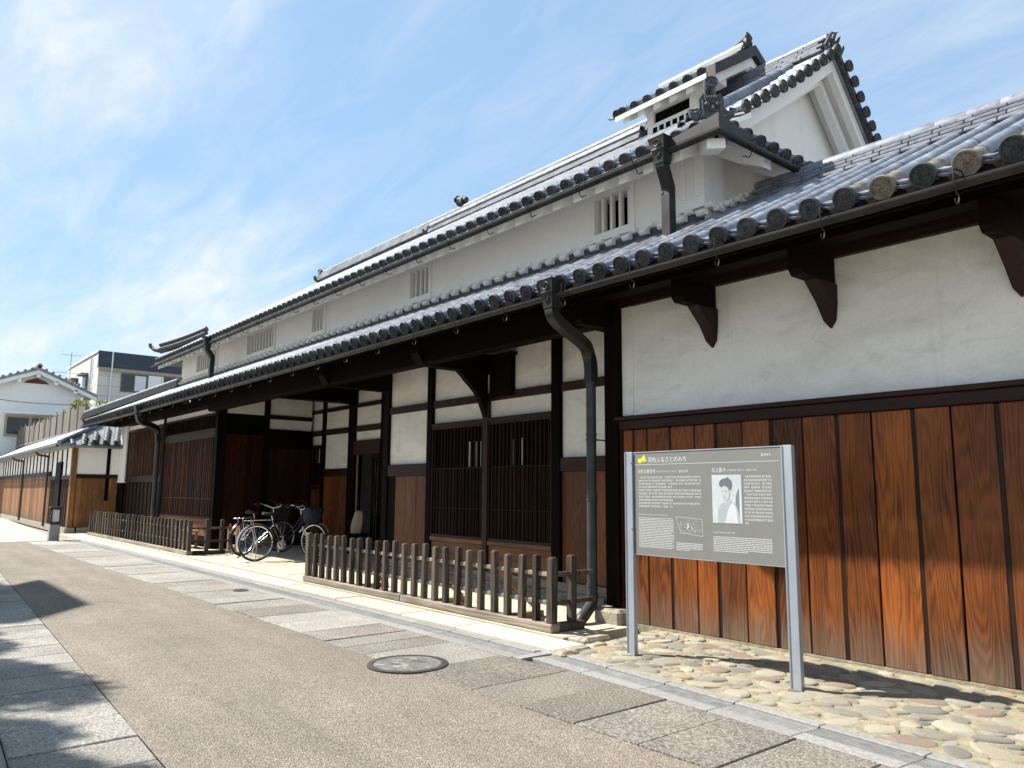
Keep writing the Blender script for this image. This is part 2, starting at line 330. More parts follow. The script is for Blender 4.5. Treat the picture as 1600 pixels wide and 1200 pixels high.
def slabs(parent, name, mat, quads, top, gap=.006, th=.05, c=.004):
    """quads: four corners (x,y) each; every slab its own object"""
    for q in quads:
        cxy = Vector((sum(p[0] for p in q) / 4, sum(p[1] for p in q) / 4)); dz = rnd.uniform(-.004, .004) + top
        tx, ty = rnd.uniform(-.004, .004), rnd.uniform(-.004, .004)
        ins = []
        for i, p in enumerate(q):
            p = Vector(p); e = (cxy - p); e = Vector((math.copysign(min(abs(e.x), gap), e.x), math.copysign(min(abs(e.y), gap), e.y))); ins.append(p + e)
        in2 = [p + (cxy - p).normalized() * c * 1.6 for p in ins]
        hz = lambda p, z: (p.x - cxy.x, p.y - cxy.y, z + tx * (p.x - cxy.x) + ty * (p.y - cxy.y))
        V = [hz(p, -th) for p in ins] + [hz(p, -c) for p in ins] + [hz(p, 0) for p in in2]
        F = [(0, 1, 5, 4), (1, 2, 6, 5), (2, 3, 7, 6), (3, 0, 4, 7), (4, 5, 9, 8), (5, 6, 10, 9), (6, 7, 11, 10), (7, 4, 8, 11), (8, 9, 10, 11)]
        put(name, MB().add(V, F).mesh(name, mat), parent, (cxy.x, cxy.y, dz))

# near-side pavement between the road and the drain
def ydr(x):          # outer edge of the drain channel (concrete edge)
    return 4.22 if x < -5.02 else 4.34 - .085 * (x + 5.02)
bedm = MB(); xs = [10, 4, 0, -2, -4, -5.02, -5.021, -10, -23.6]
for a, b in zip(xs, xs[1:]): bedm.add([(a, YR + .0, -.018), (a, ydr(a) + .05, -.018), (b, ydr(b) + .05, -.018), (b, YR, -.018)], [(0, 1, 2, 3)])
MAT['joint'] = simple('dark_joint', (.03, .027, .022), (.07, .062, .052), 40, .95, .3, vary=0)
pave = tag(bedm.build('pavement', 'joint'), kind='structure')
x = 3.9; Q = []; Q2 = []
MH = Vector((-5.36, 3.42)); MR = .325
while x > -23.4:
    w = rnd.choice((.36, .49, .49, .52, .62, .74)) if x < -3.9 else .488
    a, b = x, max(x - w, -23.6); x = b
    q = [(b, YR), (a, YR), (a, ydr(a - .001)), (b, ydr(b))]
    (Q2 if rnd.random() < min(.85, max(0., (-x - 4) * .16)) else Q).append(q)
slabs(pave, 'paving_slab', 'slab', Q, .006); slabs(pave, 'paving_slab', 'slab_pale', Q2, .006)
# far-side pavement
bm2 = MB(); xs = [8, 2, -4, -10, -16, -23.6]
for a, b in zip(xs, xs[1:]): bm2.add([(a, yc(a) - .05, -.018), (a, yl(a), -.018), (b, yl(b), -.018), (b, yc(b) - .05, -.018)], [(0, 1, 2, 3)])
pave2 = tag(bm2.build('pavement', 'joint'), kind='structure')
x = 1.5; Q = []
while x > -23.4:
    w = rnd.choice((.36, .42, .46, .46, .5)); a, b = x, max(x - w, -23.6); x = b
    Q.append([(b, yc(b)), (a, yc(a)), (a, yl(a)), (b, yl(b))])
slabs(pave2, 'paving_slab', 'slab_pale', Q, .006)
k2 = tag(MB().add([(8, yc(8) - .16, -.03), (8, yc(8) - .01, -.03), (-23.6, yc(-23.6) - .01, -.03), (-23.6, yc(-23.6) - .16, -.03)], [(0, 1, 2, 3)]).build('kerb', 'joint'), kind='structure')
x = 3.
while x > -23.4:
    a, b = x, x - .9; x = b
    mx = (a + b) / 2; put('kerb_stone', MB().cbox(-.444, .444, -.07, .07, -.03, .07, .012).mesh('kerb_stone', 'concrete'), k2, (mx, yc(mx) - .09, 0), (0, 0, -.05))
# the street beyond is paved right across
k = NB('stone_street'); br = k.n('ShaderNodeTexBrick'); k.l(k.coord((1, 1, 1), False), br.inputs['Vector']); br.inputs['Scale'].default_value = 1.
br.inputs['Brick Width'].default_value = .5; br.inputs['Row Height'].default_value = .9; br.inputs['Mortar Size'].default_value = .008
br.inputs['Color1'].default_value = (.34, .315, .27, 1); br.inputs['Color2'].default_value = (.42, .395, .345, 1); br.inputs['Mortar'].default_value = (.12, .11, .09, 1)
g = k.noise(k.coord((1, 1, 1), False), 60, 4)
MAT['street_far'] = k.done(k.mix(1., br.outputs[0], k.ramp(g, [(.3, .8), (.7, 1.15)]), 'MULTIPLY'), .85, g, .4, .006)
tag(MB().add([(-23.6, -1, .002), (-23.6, 4.22, .002), (-70, 6.4, .002), (-70, -1, .002)], [(0, 1, 2, 3)]).build('street', 'street_far'), kind='structure')

# drain channel with steel grating along the foot of the house
def drain(P0, P1, flip, parent):
    P0, P1 = Vector(P0), Vector(P1); L = (P1 - P0).length; u = (P1 - P0) / L; ang = math.atan2(u.y, u.x); n = int(round(L / .62)); s = L / n
    blk = MB().cbox(-s / 2 + .002, s / 2 - .002, 0, .115, -.06, .008, .004).mesh('channel_block', 'concrete')
    krb = MB().cbox(-s / 2 + .002, s / 2 - .002, .262, .345, -.06, .020, .006).mesh('kerb_block', 'concrete')
    g = MB(); g.box(-s / 2 + .003, s / 2 - .003, .118, .259, -.055, -.045)
    for j in range(5): g.box(-s / 2 + .003, s / 2 - .003, .120 + j * .0285, .120 + j * .0285 + .0175, -.03, .007)
    for t in (-.45, -.15, .15, .45): g.box(t * s - .006, t * s + .006, .120, .258, -.03, .002)
    g = g.mesh('grate', 'grate')
    for i in range(n):
        p = P0 + u * (i + .5) * s
        for nm, me in (('channel_block', blk), ('grate', g), ('kerb_block', krb)): put(nm, me, parent, (p.x, p.y, 0), (0, 0, ang))
dr = tag(MB().add([(4, 3.4, -.045), (4, 4.2, -.045), (-5.0, 4.75, -.045), (-23.6, 4.70, -.045), (-23.6, 4.16, -.045), (-5.0, 4.16, -.045)], [(0, 1, 2, 3, 4, 5)]).build('drain_bed', 'joint'), kind='structure')
drain((-23.6, 4.22), (-5.06, 4.22), 0, dr)
drain((-4.92, 4.335), (3.6, 4.335 - .085 * 8.52), 0, dr)
slabs(dr, 'channel_cover', 'concrete', [[(-5.055, 4.23), (-4.935, 4.23), (-4.935, 4.60), (-5.055, 4.60)]], .012)

# raised yard in front of the house
YZ = .06
yard = MB(); yard.box(-26.2, -5.2, 4.95, 9.6, -.04, YZ); yard.box(-5.2, -4.98, 5.0, 5.3, -.04, YZ - .006)
yard = tag(yard.build('yard', 'yard'), kind='structure')
x = -4.90; Q = []
while x > -26:
    a = x; b = max(x - rnd.uniform(1.0, 1.7), -26.2); x = b; Q.append([(b, 4.565), (a, 4.565), (a, 4.93), (b, 4.93)])
slabs(yard, 'granite_kerb_slab', 'granite', Q, YZ - .012, .004, .10, .010)
for i, (xx, yy, w, d_, hh) in enumerate([(-4.99, 5.13, .13, .36, .085), (-4.86, 4.80, .16, .22, .05), (-4.87, 5.03, .15, .20, .05), (-4.85, 5.25, .16, .2, .045), (-4.84, 4.62, .14, .15, .045)]):
    put('edge_stone', MB().cbox(-w / 2, w / 2, -d_ / 2, d_ / 2, -.05, hh, .025).mesh('edge_stone', 'stone', 40), yard, (xx, yy, 0), (rnd.uniform(-.05, .05), 0, rnd.uniform(-.1, .1)))
for (xx, yy) in [(-11.6, 5.6), (-13.2, 5.5)]:      # joints cut in the yard floor
    put('floor_joint', MB().box(-.006, .006, -.4, .4, 0, .004).mesh('floor_joint', 'joint'), yard, (xx, yy, YZ), (0, 0, .0))

# cobbles set in mortar at the foot of the boarded wall
def ycob(x): return 4.335 + .335 - .085 * (x + 4.92)      # drain-side limit
m = MB(); n = 40; rows = 8; xs = [-4.95 + i * (9.0 / n) for i in range(n + 1)]
for i, xx in enumerate(xs):
    for j in range(rows + 1):
        t = j / rows; yy = ycob(xx) + (5.99 - ycob(xx)) * t; m.v.append((xx, yy, .012 + .05 * t + rnd.uniform(-.006, .006)))
for i in range(n):
    for j in range(rows): a = i * (rows + 1) + j; m.f.append((a, a + rows + 1, a + rows + 2, a + 1))
cob = tag(m.build('cobbled_strip', 'mortar', None, 60), kind='structure')
variants = []
for vi in range(9):
    r = random.Random(vi); nn = 9; rings = []; ph = [r.uniform(.82, 1.12) for _ in range(nn)]
    for lv, (rr, z) in enumerate([(1., -.6), (1.0, .05), (.955, .50), (.82, .84), (.45, 1.0)]):
        rings.append([(math.cos(2 * math.pi * j / nn) * rr * (ph[j] if lv < 4 else 1), math.sin(2 * math.pi * j / nn) * rr * (ph[j] if lv < 4 else 1), z + r.uniform(-.05, .05)) for j in range(nn)])
    mm = MB().loft(rings, False); mm.f.append(tuple(range(4 * nn, 5 * nn))); variants.append(mm.mesh('cobblestone', 'cobble', 42))
pts = []; r = random.Random(5)
def try_place(tries, lo, hi):
    for _ in range(tries):
        xx = r.uniform(-4.86, 3.8); t = r.random(); yy = ycob(xx) + .09 + (5.88 - ycob(xx) - .1) * t
        a = r.uniform(lo, hi); b = a * r.uniform(.5, .78); th = r.gauss(.1, .45)
        ok = True
        for (px, py, pa, pb, pt) in pts:
            dx, dy = px - xx, py - yy
            if abs(dx) > .35 or abs(dy) > .35: continue
            dl = math.hypot(dx, dy); an = math.atan2(dy, dx)
            ra = a * b / math.hypot(b * math.cos(an - th), a * math.sin(an - th)); rb = pa * pb / math.hypot(pb * math.cos(an - pt), pa * math.sin(an - pt))
            if dl < (ra + rb) * .98: ok = False; break
        if ok: pts.append((xx, yy, a, b, th))
try_place(900, .115, .14); try_place(5000, .08, .11); try_place(12000, .055, .08); try_place(14000, .032, .05)
pts.sort(key=lambda p: (p[0] + 2.9) ** 2 + 0 * p[1])
far_c = MB()
for i, (xx, yy, a, b, th) in enumerate(pts):
    t = (yy - ycob(xx)) / (5.99 - ycob(xx)); zz_ = .008 + .05 * t; hh = r.uniform(.011, .019) * (.7 + a * 3)
    me = variants[i % 9]; loc = (xx, yy, zz_); rot = (r.uniform(-.10, .10), r.uniform(-.10, .10), th)
    if i < 300: put('cobblestone', me, cob, loc, rot, (a, b, hh))
    else:
        M4 = Matrix.Translation(loc) @ Euler(rot).to_matrix().to_4x4() @ Matrix.Diagonal((a, b, hh, 1))
        far_c.add([M4 @ v_.co for v_ in me.vertices], [tuple(p.vertices) for p in me.polygons])
if far_c.v: tag(far_c.build('cobblestones', 'cobble', cob, 70), kind='stuff')

# manhole cover
mh = thing('manhole_cover', (MH.x, MH.y, 0), 'round cast iron manhole cover set in the road edge', 'manhole cover')
def disc_rings(rs, n=40): return [[(math.cos(2 * math.pi * j / n) * a, math.sin(2 * math.pi * j / n) * a, z) for j in range(n)] for a, z in rs]
MAT['castiron'] = simple('cast_iron', (.10, .095, .085), (.21, .20, .175), 18, .6, .3, metallic=.2, vary=0)
MAT['castring'] = simple('cast_iron_ring', (.045, .04, .036), (.085, .076, .068), 14, .55, .2, metallic=.3, vary=0)
f_ = MB().loft(disc_rings([(.318, -.02), (.318, .013), (.314, .0145), (.272, .0145), (.270, .009)]), False); put('frame', f_.mesh('frame', 'castring', 30), mh, (MH.x, MH.y, 0))
c_ = MB().loft(disc_rings([(.268, -.02), (.268, .011), (.263, .0135), (.245, .0135), (.243, .0115)]), False); c_.f.append(tuple(range(160, 200)))
r = random.Random(3)
for i in range(46):
    a = r.uniform(0, 6.28); d_ = .225 * math.sqrt(r.random()); p = Vector((math.cos(a) * d_, math.sin(a) * d_, .0115)); an = r.uniform(-.5, .5) + .8; L = r.uniform(.02, .06)
    e = Vector((math.cos(an), math.sin(an), 0)) * L; q = Vector((-e.y, e.x, 0)).normalized() * .006
    c_.add([p - e - q, p + e - q, p + e + q, p - e + q, p - e * .9 + Vector((0, 0, .005)), p + e * .9 + Vector((0, 0, .005))], [(0, 1, 5, 4), (2, 3, 4, 5), (1, 2, 5), (3, 0, 4)])
put('cover', c_.mesh('cover', 'castiron', 35), mh, (MH.x, MH.y, 0))
vc = tag(put('valve_cover', MB().loft(disc_rings([(.10, -.02), (.10, .014), (.085, .017), (.082, .013), (.02, .014)], 20), True).mesh('valve_cover', 'castring', 35), None, (-10.55, 4.05, .0)), 'small dark round valve cover among the pavement slabs', 'valve cover')

# ================================================================== THE HOUSE
HOUSE = thing('merchant_house', (-13, 7, 0), 'long white-plastered merchant house with dark timber front and grey tiled roofs', 'house')
H = HOUSE
# ---- tile pieces (axis along +y, front at y=0, z out of the roof)
def half_ring(r, y, n=8, a0=-12, a1=192, cz=0): return [(r * math.cos(RAD(a0 + (a1 - a0) * i / n)), y, cz + r * math.sin(RAD(a0 + (a1 - a0) * i / n))) for i in range(n + 1)]
def cover_mb(r=.062, L=.268, n=8):
    m = MB(); m.loft([half_ring(r, 0, n), half_ring(r * .99, L * .9, n), half_ring(r * .93, L, n)], False, False)
    a = half_ring(r, 0, n); b = half_ring(r * .84, .004, n); o = len(m.v); m.v += a + b
    for i in range(n): m.f.append((o + i, o + n + 1 + i, o + n + 2 + i, o + i + 1))
    return m
def disc_mb(R=.080, n=28):
    """front plate with raised rim, ring of beads and a three-comma swirl"""
    m = MB(); rg = lambda r, y: [(r * math.cos(2 * math.pi * j / n), y, r * math.sin(2 * math.pi * j / n)) for j in range(n)]
    m.loft([rg(R * .8, .03), rg(R * .98, .025), rg(R, .015), rg(R, -.012), rg(R * .97, -.016), rg(R * .82, -.016), rg(R * .79, -.006)], False)
    o = len(m.v) - n; m.f.append(tuple(o + j for j in range(n)))
    for j in range(13):
        a = 2 * math.pi * j / 13; cx_, cz_ = R * .67 * math.cos(a), R * .67 * math.sin(a); q = R * .075
        m.add([(cx_ + q * math.cos(t), -.006, cz_ + q * math.sin(t)) for t in (0, 1.257, 2.513, 3.77, 5.027)] + [(cx_, -.013, cz_)], [(i, (i + 1) % 5, 5) for i in range(5)])
    for c in range(3):
        top = []; bot = []
        for i in range(7):
            t = i / 6; a = 2 * math.pi * c / 3 + t * 2.5; rr = R * (.13 + .36 * t ** .8); w = R * (.12 * (1 - t) ** .6 + .02)
            cc = Vector((rr * math.cos(a), 0, rr * math.sin(a))); nn = Vector((math.cos(a), 0, math.sin(a)))
            top.append((cc + nn * w, cc - nn * w))
        V = []; F = []
        for (p, q) in top: V += [(p.x, -.006, p.z), ((p.x * .8 + q.x * .2), -.0145, (p.z * .8 + q.z * .2)), ((p.x * .2 + q.x * .8), -.0145, (p.z * .2 + q.z * .8)), (q.x, -.006, q.z)]
        for i in range(6):
            for jj in range(3): a = i * 4 + jj; F.append((a, a + 1, a + 5, a + 4))
        m.add(V, F)
    return m
def eave_mb(R=.080, r=.062, L=.268):
    m = disc_mb(R); c = cover_mb(r, L); return m, c
def eave_mesh(R, r, L, mats):
    m, c = eave_mb(R, r, L); nd = len(m.f); c.xf(Matrix.Translation((0, .01, 0))); m.add(c.v, c.f)
    p = MB(); p.tube([(0, .16, r * .95), (0, .16, r + .018)], .006, 6); m.add(p.v, p.f)      # nail head
    me = m.mesh('eave_tile', mats, 35); me.polygons.foreach_set('material_index', [0 if i < nd else 1 for i in range(len(me.polygons))]); return me
def arc_pts(w, sag, y, z, n=6): return [(-w + 2 * w * i / n, y, z - sag * (1 - (2 * i / n - 1) ** 2)) for i in range(n + 1)]
def eave_pan_mesh(w=.098, sag=.036):
    m = MB()
    for (y, z, t) in ((-.006, -.012, .030), (.022, .018, .018), (.045, .043, .016)):
        a = arc_pts(w, sag, y, z); b = arc_pts(w, sag, y, z - t); n = len(a); m.loft([b, a], False, False)
        m.loft([a, arc_pts(w, sag, y + .12, z - .005)], False, False); m.loft([arc_pts(w, sag, y + .12, z - t), b], False, False)
    return m.mesh('eave_pan_tile', 'tile', 40)
def pan_mb(m, xc, w, sag, s0, L, z=0., n=5):
    f0 = [(x + xc, y, q) for x, y, q in arc_pts(w, sag, s0, z + .020, n)]; f1 = [(x + xc, y, q) for x, y, q in arc_pts(w, sag, s0, z - .004, n)]
    bk = [(x + xc, y, q) for x, y, q in arc_pts(w, sag, s0 + L, z - .002, n)]
    m.loft([f1, f0, bk], False, False)

def slope_M(y0, z0, A, x0=0): return Matrix.Translation((x0, y0, z0)) @ Matrix.Rotation(A, 4, 'X')
COVER = cover_mb().mesh('cover_tile', 'tile', 50)
EAVE = eave_mesh(.080, .062, .268, ['tile_face', 'tile']); EAVE_T = eave_mesh(.082, .063, .268, ['tile_tawny', 'tile_tawny']); EAVE_D = eave_mesh(.082, .062, .268, ['tile_face', 'tile_tawny'])
EPAN = eave_pan_mesh()
def tile_roof(deck, cols, pitch, y0, z0, A, ntop, sc_=1., keep=None, cov=COVER, eave=EAVE, epan=EPAN, odd=None):
    """cols: list of x; ntop(x): slope length there; keep: set of (col,row) that become tiles of their own"""
    M_ = slope_M(y0, z0, A); pans = MB(); covs = MB(); L = .25 * sc_
    cv = [v_.co.copy() for v_ in cov.vertices]; cf = [tuple(p.vertices) for p in cov.polygons]
    for ci, x in enumerate(cols):
        ln = ntop(x)
        e = eave if odd is None else odd(x)
        put('eave_tile', e, deck, (x, y0, z0), (A + rnd.uniform(-.02, .02), 0, rnd.uniform(-.025, .025)), (sc_,) * 3)
        put('eave_pan_tile', epan, deck, tuple(M_ @ Vector((x + pitch / 2, .015, -.012))), (A, 0, 0), (pitch / .257, sc_, sc_))
        nr = int(math.ceil((ln - L) / L - .2))
        for j in range(nr):
            s = L * (j + 1); jx = rnd.uniform(-.004, .004)
            if keep and (ci, j) in keep: put('cover_tile', cov, deck, tuple(M_ @ Vector((x + jx, s, .0015 * (j % 2)))), (A + .012, 0, rnd.uniform(-.012, .012)), (sc_,) * 3)
            else:
                t = M_ @ Matrix.Translation((x + jx, s, .0015 * (j % 2))) @ Matrix.Rotation(.012, 4, 'X') @ Matrix.Scale(sc_, 4); covs.add([t @ q for q in cv], cf)
        lp = min(ln, ntop(x + pitch)); np_ = int(math.ceil(lp / (L * .8)))
        for j in range(np_): pan_mb(pans, x + pitch / 2, pitch / 2 - .028, .036 * sc_, .05 + j * L * .8, L * .83, -.012)
    pans.xf(M_); tag(pans.build('pan_tiles', 'tile_field', deck, 45), kind='stuff')
    if covs.v: tag(covs.build('cover_tiles', 'tile_field', deck, 50), kind='stuff')

# ---- lower roof
SL = .515; AL = math.atan(SL); YE, ZE = 5.0, 3.365; CL = math.cos(AL)
zl = lambda y: ZE + SL * (y - YE)
LX = [-1.411 + .2573 * kk for kk in range(19, -98, -1)]
yhip = lambda x: 5.05 + (x + 26.35) * (1.47 / 4.2)      # hip at the far end
ytop = lambda x: 7.10 if x > -4.62 else (6.42 if x > -22.2 else max(5.28, yhip(x)))
deck = MB()
for (a, b, yt) in ((-22.2, -4.62, 6.45), (-4.62, 3.6, 7.2)):
    deck.prism([(5.03, zl(5.03) - .13), (5.03, zl(5.03) - .055), (yt, zl(yt) - .055), (yt, zl(yt) - .13)], 'x', a + .001, b)
hc = [(-26.42, 4.97), (-22.2, 4.97), (-22.2, 6.45), (-26.42, 4.99)]
deck.add([(x, y, zl(y) - .055) for x, y in hc] + [(x, y, zl(y) - .13) for x, y in hc], [(0, 1, 2, 3), (7, 6, 5, 4), (0, 4, 5, 1), (2, 6, 7, 3), (3, 7, 4, 0)])
deck.add([(-26.42, 4.98, zl(4.98) - .056), (-22.2, 6.45, zl(6.45) - .056), (-24.6, 8.4, zl(6.45) - .4), (-26.42, 8.4, zl(4.98) - .1)], [(0, 1, 2, 3)])
LROOF = deck.build('lower_roof', 'dark_wood_y', H)
keep = set(); cnt = 0
for ci, x in enumerate(LX):
    if x > -.9: continue
    nr = int(math.ceil(((ytop(x) - YE) / CL - .25) / .25 - .2))
    for j in range(nr):
        if cnt < 296: keep.add((ci, j)); cnt += 1
def odd(x):
    if x > -2.5 and x < -1.3: return EAVE_T if int(round((x + 1.411) / -.2573)) % 2 else EAVE_D
    if x >= -1.3: return EAVE_T
    return EAVE
tile_roof(LROOF, LX, .2573, YE, ZE, AL, lambda x: (ytop(x) - YE) / CL, 1., keep, odd=odd)
# rafters and fascia under the eave
raf = MB().prism([(5.07, zl(5.07) - .215), (5.07, zl(5.07) - .131), (6.9, zl(6.9) - .131), (6.9, zl(6.9) - .215)], 'x', -.035, .035).mesh('rafter', 'dark_wood_y')
for i in range(62): put('rafter', raf, H, (3.3 - i * .48, 0, 0))
bx('eave_shade_board', 'black', H, -26.4, 3.6, 4.996, 5.012, 3.185, 3.282)  # fascia shaped to block sun leaking over the gutter; eave shade in its black

# ridge of the near wing and of the far wing: courses of flat tiles under round caps
def noshi(parent, x0, x1, y, z, courses, w=.30, pitch=.27, each=True, cap=True):
    n = max(1, int(round(abs(x1 - x0) / pitch))); s = (x1 - x0) / n
    me = [MB().cbox(-abs(s) / 2 + .003, abs(s) / 2 - .003, -(w / 2 - .022 * c), (w / 2 - .022 * c), 0, .036, .008).mesh('ridge_course_tile', 'tile') for c in range(courses)]
    cp = cover_mb(.075, abs(s) + .012).mesh('ridge_cap_tile', 'tile', 50)
    body = MB().box(min(x0, x1), max(x0, x1), y - w / 2 + .05 + .02 * courses, y + w / 2 - .05 - .02 * courses, z - .06, z + .045 * courses)
    rd = body.build('ridge', 'tile', parent) if True else None
    if each:
        for i in range(n):
            for c in range(courses): put('ridge_course_tile', me[c], rd, (x0 + (i + .5 + (.25 if c % 2 else 0)) * s, y, z + c * .045 + rnd.uniform(-.002, .002)))
            if cap: put('ridge_cap_tile', cp, rd, (x0 + i * s, y, z + courses * .045 + .004), (0, 0, -math.pi / 2 if s > 0 else math.pi / 2))
    else:
        mm = MB()
        for c in range(courses): mm.box(min(x0, x1), max(x0, x1), y - (w / 2 - .022 * c), y + (w / 2 - .022 * c), z + c * .045, z + c * .045 + .036)
        mm.build('ridge_courses', 'tile_field', rd)
        if cap:
            for i in range(n): put('ridge_cap_tile', cp, rd, (x0 + i * s, y, z + courses * .045 + .004), (0, 0, -math.pi / 2 if s > 0 else math.pi / 2))
    return rd
noshi(H, -4.50, 3.5, 7.24, zl(7.1) + .035, 4, .36)
hr = MB(); hA, hB = Vector((-22.05, 6.50, zl(6.5) + .02)), Vector((-26.40, 5.03, zl(5.03) + .06)); hu = (hB - hA).normalized(); hn = Vector((-hu.y, hu.x, 0)).normalized()
for c in range(4):
    w_ = .15 - .02 * c; z0_, z1_ = c * .05, c * .05 + .038
    hr.loft([[p + hn * sg * w_ + Vector((0, 0, zz_)) for sg, zz_ in ((-1, z0_), (1, z0_), (1, z1_), (-1, z1_))] for p in (hA, hB)])
    hr.loft([[p + hn * sg * (w_ - .03) + Vector((0, 0, zz_)) for sg, zz_ in ((-1, z1_ - .01), (1, z1_ - .01), (1, z1_ + .02), (-1, z1_ + .02))] for p in (hA, hB)])
hr.build('hip_ridge', 'tile_face', H); MB().tube([hA + Vector((0, 0, .22)), hB + Vector((0, 0, .22))], .065, 8).build('hip_cap', 'tile', H, 50)
# back slopes of the two wings
for (a, b) in ((-4.62, 3.6),):
    MB().prism([(7.24, zl(7.1) + .02), (9.3, zl(7.1) - 1.05), (9.3, zl(7.1) - 1.15), (7.24, zl(7.1) - .1)], 'x', a, b).build('back_roof_slope', 'tile_field', H)

# ---- upper storey
YW = 6.5; XR = -4.67; XL = -22.1; ZB, ZT = 4.20, 5.14
wins = [(-6.24, -5.68, 4), (-10.36, -9.83, 4), (-13.92, -13.42, 4), (-17.3, -15.8, 9), (-20.8, -19.3, 9)]
wz0, wz1 = 4.415, 4.865
uw = MB(); xs = [XR]
for a, b, n in wins: uw.box(b, xs[-1], YW, YW + .25, ZB, ZT); xs.append(a); uw.box(a, b, YW, YW + .25, ZB, wz0); uw.box(a, b, YW, YW + .25, wz1, ZT)
uw.box(XL, xs[-1], YW, YW + .25, ZB, ZT)
uw.box(XR - .22, XR, YW + .25, 9.9, 3.2, ZT + .2); uw.box(XL, XL + .22, YW + .25, 9.9, 3.2, ZT); uw.box(XL, XR, 9.9, 10.1, 0, ZT)
UW = uw.build('upper_wall', 'plaster_clean', H)
bar = MB().cbox(-.022, .022, -.03, .03, 0, wz1 - wz0, .005).mesh('window_bar', 'plaster_clean')
for a, b, n in wins:
    f_ = MB(); t = .065
    f_.box(a - t, b + t, YW - .028, YW - .002, wz0 - t - .03, wz0 - .002); f_.box(a - t, b + t, YW - .028, YW - .002, wz1 + .002, wz1 + t); f_.box(a - t, a - .001, YW - .026, YW - .002, wz0 - .002, wz1 + .002); f_.box(b + .001, b + t, YW - .026, YW - .002, wz0 - .002, wz1 + .002)
    fr = f_.build('window_frame', 'plaster_clean', H)
    for i in range(n): put('window_bar', bar, fr, (a + (b - a) * (i + .5 + .0) / n, YW + .07, wz0))
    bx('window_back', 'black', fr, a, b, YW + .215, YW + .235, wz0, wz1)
# stepped plaster bits along the foot of the upper wall
lump = MB(); rr = [[(x, y, z) for (y, z) in ((0, 0), (-.05, 0), (-.075, .025), (-.06, .055), (0, .065))] for x in (-.060, .030, .045)]
lump.loft(rr); lump.loft([[(x, y, z) for (y, z) in ((0, .068), (-.03, .068), (-.05, .085), (-.038, .115), (0, .12))] for x in (.035, .105, .118)]); lump = lump.mesh('plaster_step', 'plaster_clean', 40)
bx('flashing_course', 'tile_face', H, XL, XR, YW - .062, YW - .001, zl(6.42) + .02, zl(6.42) + .16)
i = 0
for x in LX:
    xx = x - .128
    if XL + .1 < xx < XR + .05: put('plaster_step', lump, H, (xx, YW - .062, zl(6.42) + .098 + rnd.uniform(-.004, .004)), (0, 0, rnd.uniform(-.05, .05)))
lump2 = lump
for i in range(4): put('plaster_step', lump2, H, (XR + .07, YW + .12 + i * .2573 * .72, zl(6.6 + i * .185) + .085), (0, -.0, math.pi / 2))
# corner pilaster
pl = MB(); pl.box(XR - .30, XR + .04, YW - .05, YW + .30, 4.32, 4.99); pl = pl.build('corner_pilaster', 'plaster_clean', H)
for (a, b, c, d_) in ((XR - .22, XR - .195, 4.44, 4.92), (XR - .06, XR - .035, 4.44, 4.92)): bx('moulding', 'plaster_clean', pl, a, b, YW - .085, YW - .05, c, d_)
bx('moulding', 'plaster_clean', pl, XR - .22, XR - .035, YW - .085, YW - .05, 4.921, 4.95)

# ---- upper roof
SU = .66; KB = 1.67; AU = math.atan(SU); YU, ZU = 5.85, 4.83; CU = math.cos(AU); PU = .2265; YRG = 8.7
zu = lambda y: ZU + SU * (y - YU)
XC = -4.03; XLU = -22.45
UX = [-4.28 - PU * kk for kk in range(int((22.3 - 4.28) / PU) + 1)]
def utop(x):
    if x < -18.25: return max(.3, ((x - XLU) * (YRG - YU) / 4.2) / CU)
    if x > XR - .08: return max(.25, (XC - x) / CU)
    return (YRG - YU) / CU
ud = MB(); ud.add([(XLU, 5.82, zu(5.82) - .05), (XC, 5.82, zu(5.82) - .05), (XR, YW, zu(YW) - .05), (XR + .40, YW + .05, zu(YW + .05) - .12), (XR + .40, YRG, zu(YRG) - .05), (-18.25, YRG, zu(YRG) - .05)], [(0, 1, 2, 3, 4, 5)])
ud.add([(XLU, 5.82, zu(5.82) - .05), (-18.25, YRG, zu(YRG) - .05), (XLU, 10.4, zu(5.82) - .05)], [(0, 1, 2)])
ud.add([(-18.25, YRG, zu(YRG) - .05), (XR + .4, YRG, zu(YRG) - .05), (XR + .4, 10.2, zu(YRG) - .05 - SU * 1.5 * KB), (XC, 10.4, zu(5.82) - .05), (XLU, 10.4, zu(5.82) - .05)], [(0, 1, 2, 3, 4)])
ud.add([(XC, 5.82, zu(5.82) - .05), (XC, 10.4, zu(5.82) - .05), (XR, 10.2, zu(YW) - .05), (XR, YW, zu(YW) - .05)], [(0, 1, 2, 3)])
UROOF = ud.build('upper_roof', 'tile_field', H)
EAVE_U = EAVE
tile_roof(UROOF, UX, PU, YU, ZU, AU, utop, .9)
# white soffit and plastered rafter ends under the upper eave
sof = MB(); sof.prism([(5.84, ZU - .07), (5.86, ZU - .10), (6.52, zu(6.5) - .16), (6.52, zu(6.5) - .10)], 'x', XLU + .05, XC - .06)
sof.prism([(XC - .03, ZU - .07), (XC - .05, ZU - .10), (XR - .02, zu(YW) - .16), (XR - .02, zu(YW) - .10)], 'y', 6.50, 10.2)
sof.build('soffit', 'plaster_clean', H)
blk = MB().prism([(5.91, ZU - .215), (5.91, ZU - .075), (6.52, zu(6.5) - .10), (6.52, zu(6.5) - .30), (6.2, zu(6.2) - .30)], 'x', -.065, .065).mesh('rafter_end', 'plaster_clean')
for i in range(52): put('rafter_end', blk, H, (XC - .55 - i * .345, 0, 0))
for i in range(6):
    put('rafter_end', blk, H, (XC + 5.85 + .02, 6.75 + i * .5, 0), (0, 0, math.pi / 2))
